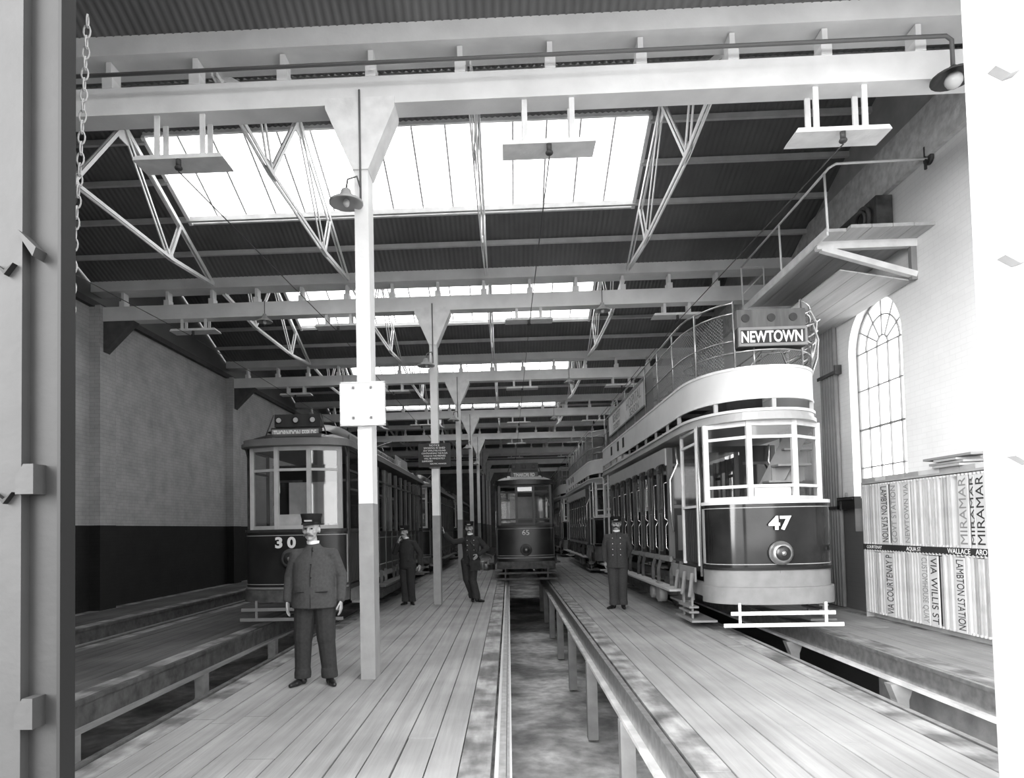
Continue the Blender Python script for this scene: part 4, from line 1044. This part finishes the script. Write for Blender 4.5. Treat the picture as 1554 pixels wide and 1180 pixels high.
# ------------------------------------------------------------------ people
def capsule(m, a, b, ra, rb, n=12):
    a, b = Vector(a), Vector(b); d = b-a; L = d.length; d = d/L if L > 1e-6 else Vector((0, 0, 1))
    u = Vector((0, 0, 1)) if abs(d.z) < .9 else Vector((1, 0, 0)); u = (u-d*u.dot(d)).normalized(); w = d.cross(u)
    rings = []
    for j in range(1, 5): an = -PI/2+PI/2*j/5; rings.append((a+d*(ra*math.sin(an)), ra*math.cos(an)))
    for j in range(0, 4): an = PI/2*j/5; rings.append((b+d*(rb*math.sin(an)), rb*math.cos(an)))
    V = [a-d*ra]
    for c_, r in rings: V += [c_+(u*math.cos(2*PI*k/n)+w*math.sin(2*PI*k/n))*r for k in range(n)]
    V.append(b+d*rb); F = []; R = len(rings)
    for k in range(n):
        F.append((0, 1+(k+1) % n, 1+k)); F.append((len(V)-1, 1+(R-1)*n+k, 1+(R-1)*n+(k+1) % n))
        for j in range(R-1): F.append((1+j*n+k, 1+j*n+(k+1) % n, 1+(j+1)*n+(k+1) % n, 1+(j+1)*n+k))
    m.add(V, F, True); return m
def loft(m, rings, n=24):     # rings: (cx, cy, z, rx, ry)
    V = []; F = []
    for (x, y, z, rx, ry) in rings: V += [(x+rx*math.cos(2*PI*k/n), y+ry*math.sin(2*PI*k/n), z) for k in range(n)]
    R = len(rings)
    for j in range(R-1):
        for k in range(n): F.append((j*n+k, j*n+(k+1) % n, (j+1)*n+(k+1) % n, (j+1)*n+k))
    F.append(tuple(reversed(range(n)))); F.append(tuple((R-1)*n+k for k in range(n)))
    return m.add(V, F, True)
def fuse(mb, name, m_, parent, vox, it=3):     # voxel union then smoothing: one continuous surface
    o = mb.build(name, m_, parent, recalc=True)
    r = o.modifiers.new('r', 'REMESH'); r.mode = 'VOXEL'; r.voxel_size = vox; r.use_smooth_shade = True
    s = o.modifiers.new('s', 'SMOOTH'); s.factor = .5; s.iterations = it
    bpy.context.view_layer.update()
    dg = bpy.context.evaluated_depsgraph_get(); me = bpy.data.meshes.new_from_object(o.evaluated_get(dg))
    o.modifiers.clear(); o.data = me
    if not me.materials: me.materials.append(m_)
    return o
def hand(m, wr, d, n_, th, curl=.5):     # wrist, finger direction, palm normal, thumb side
    wr, d, n_, th = Vector(wr), Vector(d).normalized(), Vector(n_).normalized(), Vector(th).normalized()
    for q in (-1.4, -.5, .4, 1.2): capsule(m, wr+th*q*.015, wr+d*.085+th*q*.021, .016, .0145, 8)
    for i, (L, q) in enumerate(((.066, 1.35), (.076, .45), (.071, -.45), (.056, -1.35))):
        p = wr+d*.09+th*q*.021; dd = d.copy()
        for j in range(3):
            dd = (dd+n_*curl*(.5+.2*j)).normalized(); e = p+dd*L*(.42, .32, .26)[j]; capsule(m, p, e, .0095-.001*j, .0085-.001*j, 8); p = e
    p = wr+th*.030+d*.02; dd = (d*.7+th*.8+n_*.25).normalized()
    for j in range(3): e = p+dd*(.036, .03, .026)[j]; capsule(m, p, e, .0125-.001*j, .011-.001*j, 8); p = e; dd = (dd*.8+d*.5+n_*.2).normalized()
def person(name_label, loc, rz, J, coat, trous, cap='kepi', beard='moustache', girth=1., height=1.0, hair=HAIR, buttons=None, bag=False, cigar=False, headturn=0., headrel=(0, 0), coatlen=.82, collar=True, hs=1.06):
    t = empty('person', loc, name_label, 'person', 'tramway men in the shed', rz); t.scale = (height,)*3
    D = dict(aL=(-.12, .0, .09), aR=(.12, .0, .09), kL=(-.11, -.03, .50), kR=(.11, -.03, .50), hL=(-.10, 0, .93), hR=(.10, 0, .93), sL=(-.19, .01, 1.40), sR=(.19, .01, 1.40),
             eL=(-.27, .03, 1.18), eR=(.27, .03, 1.18), wL=(-.29, -.03, .92), wR=(.29, -.03, .92), toeL=(-.05, -.2), toeR=(.05, -.2), hdL=(0, -.1, -1), hdR=(0, -.1, -1), hnL=(1, 0, 0), hnR=(-1, 0, 0), htL=(0, -1, .1), htR=(0, -1, .1), cuL=.35, cuR=.35)
    D.update(J); V_ = {k: Vector(v) if isinstance(v, tuple) and len(v) == 3 else v for k, v in D.items()}
    hx, hy = headrel; hc = Vector((hx, hy-.01, 1.66))
    piv = hc+Vector((0, .01, -.11))
    def grow(m, i0=0):
        for i in range(i0, len(m.v)): m.v[i] = tuple(piv+(Vector(m.v[i])-piv)*hs)
    # one body: head, neck, trunk, limbs and hands
    b = MB()
    loft(b, [(0, 0, .90, .15, .10), (0, 0, 1.05, .145, .10), (0, 0, 1.25, .16, .11), (0, 0, 1.36, .13, .08), (0, 0, 1.43, .07, .055)])
    capsule(b, (0, .01, 1.43), hc+Vector((0, .01, -.06)), .056, .054)
    i0 = len(b.v); b.sphere(hc+Vector((0, .012, .03)), .076, .094, .098, 20, 14); b.sphere(hc+Vector((0, -.022, -.045)), .056, .062, .062, 18, 12); b.sphere(hc+Vector((0, -.05, -.088)), .028, .03, .024)
    for s in (-1, 1):
        b.sphere(hc+Vector((s*.077, .012, -.01)), .010, .018, .030, 10, 8); b.sphere(hc+Vector((s*.042, -.052, -.028)), .022, .022, .022); capsule(b, hc+Vector((s*.012, -.084, .022)), hc+Vector((s*.045, -.07, .022)), .010, .009, 8)
    capsule(b, hc+Vector((0, -.084, .012)), hc+Vector((0, -.108, -.026)), .009, .014, 10); b.sphere(hc+Vector((0, -.082, -.060)), .022, .012, .008, 10, 6); grow(b, i0)
    for s in 'LR':
        capsule(b, (0, .0, 1.36), V_['s'+s]+Vector((0, 0, -.02)), .045, .042); capsule(b, V_['s'+s]+Vector((0, 0, -.02)), V_['e'+s], .044, .040); capsule(b, V_['e'+s], V_['w'+s], .042, .026)
        hand(b, V_['w'+s], V_['hd'+s], V_['hn'+s], V_['ht'+s], V_['cu'+s])
        capsule(b, V_['h'+s], V_['k'+s], .078, .055); capsule(b, V_['k'+s], V_['a'+s], .052, .038)
    fuse(b, 'body', SKIN, t, .0065, 2)
    # trousers
    tr = MB()
    for s in 'LR':
        capsule(tr, V_['h'+s]+Vector((0, .01, -.03)), V_['k'+s], .118*girth**.5, .095*girth**.4); capsule(tr, V_['k'+s], V_['a'+s]+Vector((0, .01, .05)), .095*girth**.4, .084)
        a = V_['a'+s]; k = V_['k'+s]; q = (k-a).normalized(); loft(tr, [(a.x, a.y+.01, a.z-.02, .088, .094), (a.x+q.x*.05, a.y+.01+q.y*.05, a.z+.04, .090, .095), (a.x+q.x*.09, a.y+.01+q.y*.09, a.z+.08, .084, .088)])
    loft(tr, [(0, 0, .82, .17*girth**.5, .12), (0, 0, .95, .17*girth**.5, .125), (0, 0, 1.02, .16, .12)])
    fuse(tr, 'trousers', trous, t, .009, 4)
    # coat
    g = girth; c = MB(); bx = .0
    loft(c, [(bx, 0, coatlen, .205*g, .150*g), (bx, -.005, .93, .200*g, .148*g), (bx, -.012*g, 1.06, .188*g, .142*g), (bx, -.01, 1.20, .196*(.3+.7*g), .142), (bx, 0, 1.32, .205*(.45+.55*g), .130), (bx, .003, 1.40, .175, .108), (bx, .005, 1.45, .130, .090), (hx*.3, .008, 1.49, .085, .075), (hx*.5, .006, 1.525, .064, .064)], 28)
    for s in 'LR':
        capsule(c, (0, .005, 1.42), V_['s'+s]+Vector((0, 0, .0)), .072, .068); capsule(c, V_['s'+s], V_['e'+s], .074, .064); w_ = V_['e'+s].lerp(V_['w'+s], .90); capsule(c, V_['e'+s], w_, .066, .052)
    coat_o = fuse(c, 'coat', coat, t, .0095, 4)
    # front seam, pockets, buttons
    gy = lambda z: -.14*g-.012 if z < 1.25 else -.145
    sm = MB(); pts = [(.005, (gy(z) if z < 1.3 else -.128+(z-1.3)*.25), z) for z in (coatlen+.01, 1.0, 1.1, 1.2, 1.3, 1.4, 1.48)]
    sm.tube(pts, .004, 5)
    if not buttons: sm.box(-.15*g, -.06, gy(1)-.0, gy(1)+.04, 1.005, 1.012).box(.06, .15*g, gy(1), gy(1)+.04, 1.005, 1.012)
    sm.build('seam', BLACK, coat_o)
    if buttons:
        for z in (1.39, 1.28, 1.17, 1.06):
            for s in (-1, 1): MB().sphere((s*.075, -.128*1.0-.008 if z > 1.3 else -.143*g+.004, z), .011, .006, .011, 8, 6).build('button', BRASS, coat_o)
    else:
        for z in (1.44, 1.3, 1.16): MB().sphere((.012, -.095 if z > 1.4 else -.138*g-.004, z), .009, .005, .009, 8, 6).build('button', BLACK, coat_o)
    if collar: MB().lathe([(.064, -.02), (.068, .018), (.062, .020), (.058, -.02)], (hx*.5, .002, 1.530), 'z', 22).build('collar', CLOTHW, t)
    # shoes
    for s, sg in (('L', -1), ('R', 1)):
        a = V_['a'+s]; tx_, ty = V_['toe'+s][:2]; sh = MB()
        dv = Vector((tx_, ty, 0)); dv = dv/max(dv.length, .01); lift = a.z-.09
        capsule(sh, a+Vector((0, .04, -.055)), a+dv*.10+Vector((0, 0, -.06)), .036, .040); capsule(sh, a+dv*.08+Vector((0, 0, -.055)), a+dv*.18+Vector((0, 0, -.066)) if not D.get('tip'+s) else a+Vector(D['tip'+s]), .042, .026); capsule(sh, a+Vector((0, .01, .02)), a+Vector((0, .01, -.05)), .042, .044)
        for v in range(len(sh.v)):
            x, y, z = sh.v[v]; sh.v[v] = (x, y, max(z, .004)) if not D.get('tip'+s) else (x, y, max(z, .004))
        fuse(sh, 'shoe', LEATHER, t, .007, 2)
    # cap
    q = MB(); cz = hc.z+.055
    q.lathe([(.0, .0), (.088, .0), (.090, .045), (.101, .085), (.098, .092), (.0, .096)], (hc.x, hc.y+.012, cz), 'z', 28)
    for i in range(len(q.v)): x, y, z = q.v[i]; q.v[i] = (x, (y-hc.y)*1.13+hc.y, z)
    grow(q); cp_ = q.build('cap', CAPCLOTH, t)
    v = MB(); n = 12; V = []; F = []
    for i in range(n+1):
        a = -PI+PI*i/n; V += [(hc.x+.088*math.cos(a), hc.y+.012+.10*math.sin(a), cz+.012), (hc.x+.086*math.cos(a)*1.0, hc.y+.01+.155*math.sin(a), cz-.014+.006*abs(math.cos(a)))]
    for i in range(n): F.append((2*i, 2*i+1, 2*i+3, 2*i+2))
    v.add(V, F, True); v.add([(x, y, z-.005) for x, y, z in V], F, True); grow(v); v.build('visor', LEATHER, cp_)
    q = MB().box(hc.x-.035, hc.x+.035, hc.y-.0985, hc.y-.085, cz+.016, cz+.030); grow(q); q.build('cap_badge', BADGE, cp_)
    # hair, moustache, eyes
    h = MB(); h.sphere(hc+Vector((0, .028, .02)), .080, .090, .085, 20, 12); grow(h); fuse(h, 'hair', hair, t, .007, 1)
    for i in (0, 1): q = MB().sphere(hc+Vector(((-.030, .030)[i], -.078, .004)), .011, .006, .0065, 10, 6); grow(q); q.build('eye', BLACK, t)
    ms = MB()
    for s in (-1, 1): capsule(ms, hc+Vector((s*.004, -.103, -.046)), hc+Vector((s*.042, -.084, -.064)), .014, .008, 8)
    grow(ms); fuse(ms, 'moustache', hair, t, .0035, 1)
    if bag:
        bg_ = MB().box(-.11, .11, -.04, .04, -.22, 0).build('satchel', BAGLEATHER, None, (0, 0, 0)); tag(bg_, 'black leather fare satchel hanging at the leaning man\'s hip', 'bag'); bg_.location = Vector(loc)+Vector((.10, -.22, .93)); 
        MB().box(-.115, .115, -.046, -.038, -.11, .01).build('flap', BAGLEATHER, bg_)
        MB().tube([(-.12, 0, 0), (-.20, .02, .28), (-.22, .14, .52)], .010, 6).tube([(.12, 0, 0), (.02, .0, .25), (-.1, .03, .45)], .010, 6).build('strap', LEATHER, bg_)
    return t

# the stout man in the foreground
person('stout moustached man in grey uniform and peaked cap standing by the nearest column', (-2.125, 7.13, 0), 0,
       dict(aL=(-.15, .02, .09), aR=(.14, .04, .09), kL=(-.13, .0, .50), kR=(.12, .0, .50), hL=(-.105, 0, .93), hR=(.105, 0, .93), toeL=(-.09, -.2), toeR=(.12, -.2), sL=(-.20, .01, 1.395), sR=(.20, .01, 1.395),
            eL=(-.285, .05, 1.16), eR=(.285, .05, 1.16), wL=(-.29, -.02, .90), wR=(.29, -.02, .90)), WOOL, TROUSER, girth=1.22, height=1.005, hair=HAIRG, collar=True, coatlen=.83, hs=1.14, headrel=(-.025, -.01))
# the man leaning on the second column
person('man in dark uniform with crossed legs leaning his hand on the second column', (-.87, 15.05, 0), 0,
       dict(aL=(.02, .05, .09), aR=(.12, -.20, .10), kL=(-.10, .0, .50), kR=(.03, -.10, .50), hL=(-.13, 0, .93), hR=(.06, 0, .93), toeL=(.0, -.2), toeR=(.18, -.1), sL=(-.20, .01, 1.38), sR=(.17, .01, 1.40),
            eL=(-.40, -.05, 1.36), wL=(-.585, -.20, 1.56), hdL=(-.15, -.3, .9), hnL=(-1, -.2, -.3), htL=(.2, -1, 0), cuL=.15, eR=(.36, .06, 1.20), wR=(.17, -.15, 1.06), hdR=(-.6, -.1, -.6), hnR=(-.4, 1, 0), htR=(-.3, -.6, .7)),
       WOOLD, TROUSER, girth=.98, height=1.0, buttons=True, bag=True, headrel=(-.03, -.02), coatlen=.86)
# the man beside tram 47
person('man in dark double-breasted uniform with bright buttons beside the open-top tram', (2.16, 13.3, 0), math.radians(-12),
       dict(aL=(-.09, .0, .09), aR=(.09, .02, .09), kL=(-.09, .0, .50), kR=(.09, .0, .50), toeL=(-.12, -.16), toeR=(.03, -.2), eL=(-.25, .06, 1.18), eR=(.25, .10, 1.18), wL=(-.24, .05, .93), wR=(.16, .20, .98), hdR=(-.7, .1, -.5), hnR=(0, 1, 0), htR=(0, 0, 1)),
       WOOL, WOOL, girth=1.0, height=1.01, buttons=True, coatlen=.80, headrel=(.0, -.01))
# the man in shadow by the single-deck trams, hand to his face
person('man in black uniform in shadow with one hand raised to his mouth', (-2.27, 14.6, 0), math.radians(-20),
       dict(aL=(-.06, .0, .09), aR=(.08, .05, .09), kL=(-.08, .0, .50), kR=(.09, .0, .50), toeR=(.14, -.15), toeL=(.0, -.2), sL=(-.19, .01, 1.39), eL=(-.27, -.08, 1.20), wL=(-.10, -.22, 1.43), hdL=(.25, .1, 1), hnL=(.5, .8, 0), htL=(.6, -.5, 0), eR=(.30, .08, 1.18), wR=(.33, .0, .92)),
       WOOLD, WOOLD, girth=.92, height=.965, coatlen=.84, headrel=(-.04, -.03), cap='dark')
# ------------------------------------------------------------------ daylight
w = bpy.data.worlds.new('world'); bpy.context.scene.world = w; w.use_nodes = True
bg = w.node_tree.nodes['Background']; bg.inputs[0].default_value = (1, 1, 1, 1); bg.inputs[1].default_value = 2.2
def portal(name, loc, rot, sx, sy):
    l = bpy.data.lights.new(name, 'AREA'); l.shape = 'RECTANGLE'; l.size = sx; l.size_y = sy; l.cycles.is_portal = True
    o = bpy.data.objects.new(name, l); C.objects.link(o); o.location = loc; o.rotation_euler = rot
for k in range(0, 5):
    yf = ridge_y(k)+RH
    a = max(ridge_y(k)+.3, 3.2); b = yf-1.45; yc = (a+b)/2
    portal('daylight_portal', ((GX0+GX1)/2, yc, ZR+SL*(yf-yc)+.1), (-math.atan(SL), 0, 0), GX1-GX0, (b-a)/math.cos(math.atan(SL)))
portal('daylight_portal', (2.06, 3.0, 3.4), (PI/2, 0, 0), 8.7, 7.0)
portal('daylight_portal', (XR+.3, (WY0+WY1)/2, 3.5), (0, PI/2, 0), 4.1, 1.7)
def sun(name, az, el, st, ang):
    l = bpy.data.lights.new(name, 'SUN'); l.energy = st; l.angle = math.radians(ang); o = bpy.data.objects.new(name, l); C.objects.link(o)
    d = Vector((math.sin(math.radians(az))*math.cos(math.radians(el)), math.cos(math.radians(az))*math.cos(math.radians(el)), -math.sin(math.radians(el))))
    o.rotation_euler = d.to_track_quat('-Z', 'Y').to_euler(); o.location = (0, -10, 12)
sun('hazy_sun', 42, 17, 3.3, 45)
sc = bpy.context.scene
sc.view_settings.view_transform = 'Standard'; sc.view_settings.look = 'None'; sc.view_settings.gamma = 1; sc.view_settings.use_curve_mapping = False
sc.view_settings.exposure = 1.2
sc.cycles.use_denoising = True
sc.cycles.max_bounces = 8; sc.cycles.diffuse_bounces = 5; sc.cycles.glossy_bounces = 3; sc.cycles.transparent_max_bounces = 16
sc.cycles.caustics_reflective = False; sc.cycles.caustics_refractive = False
sc.cycles.sample_clamp_indirect = 4
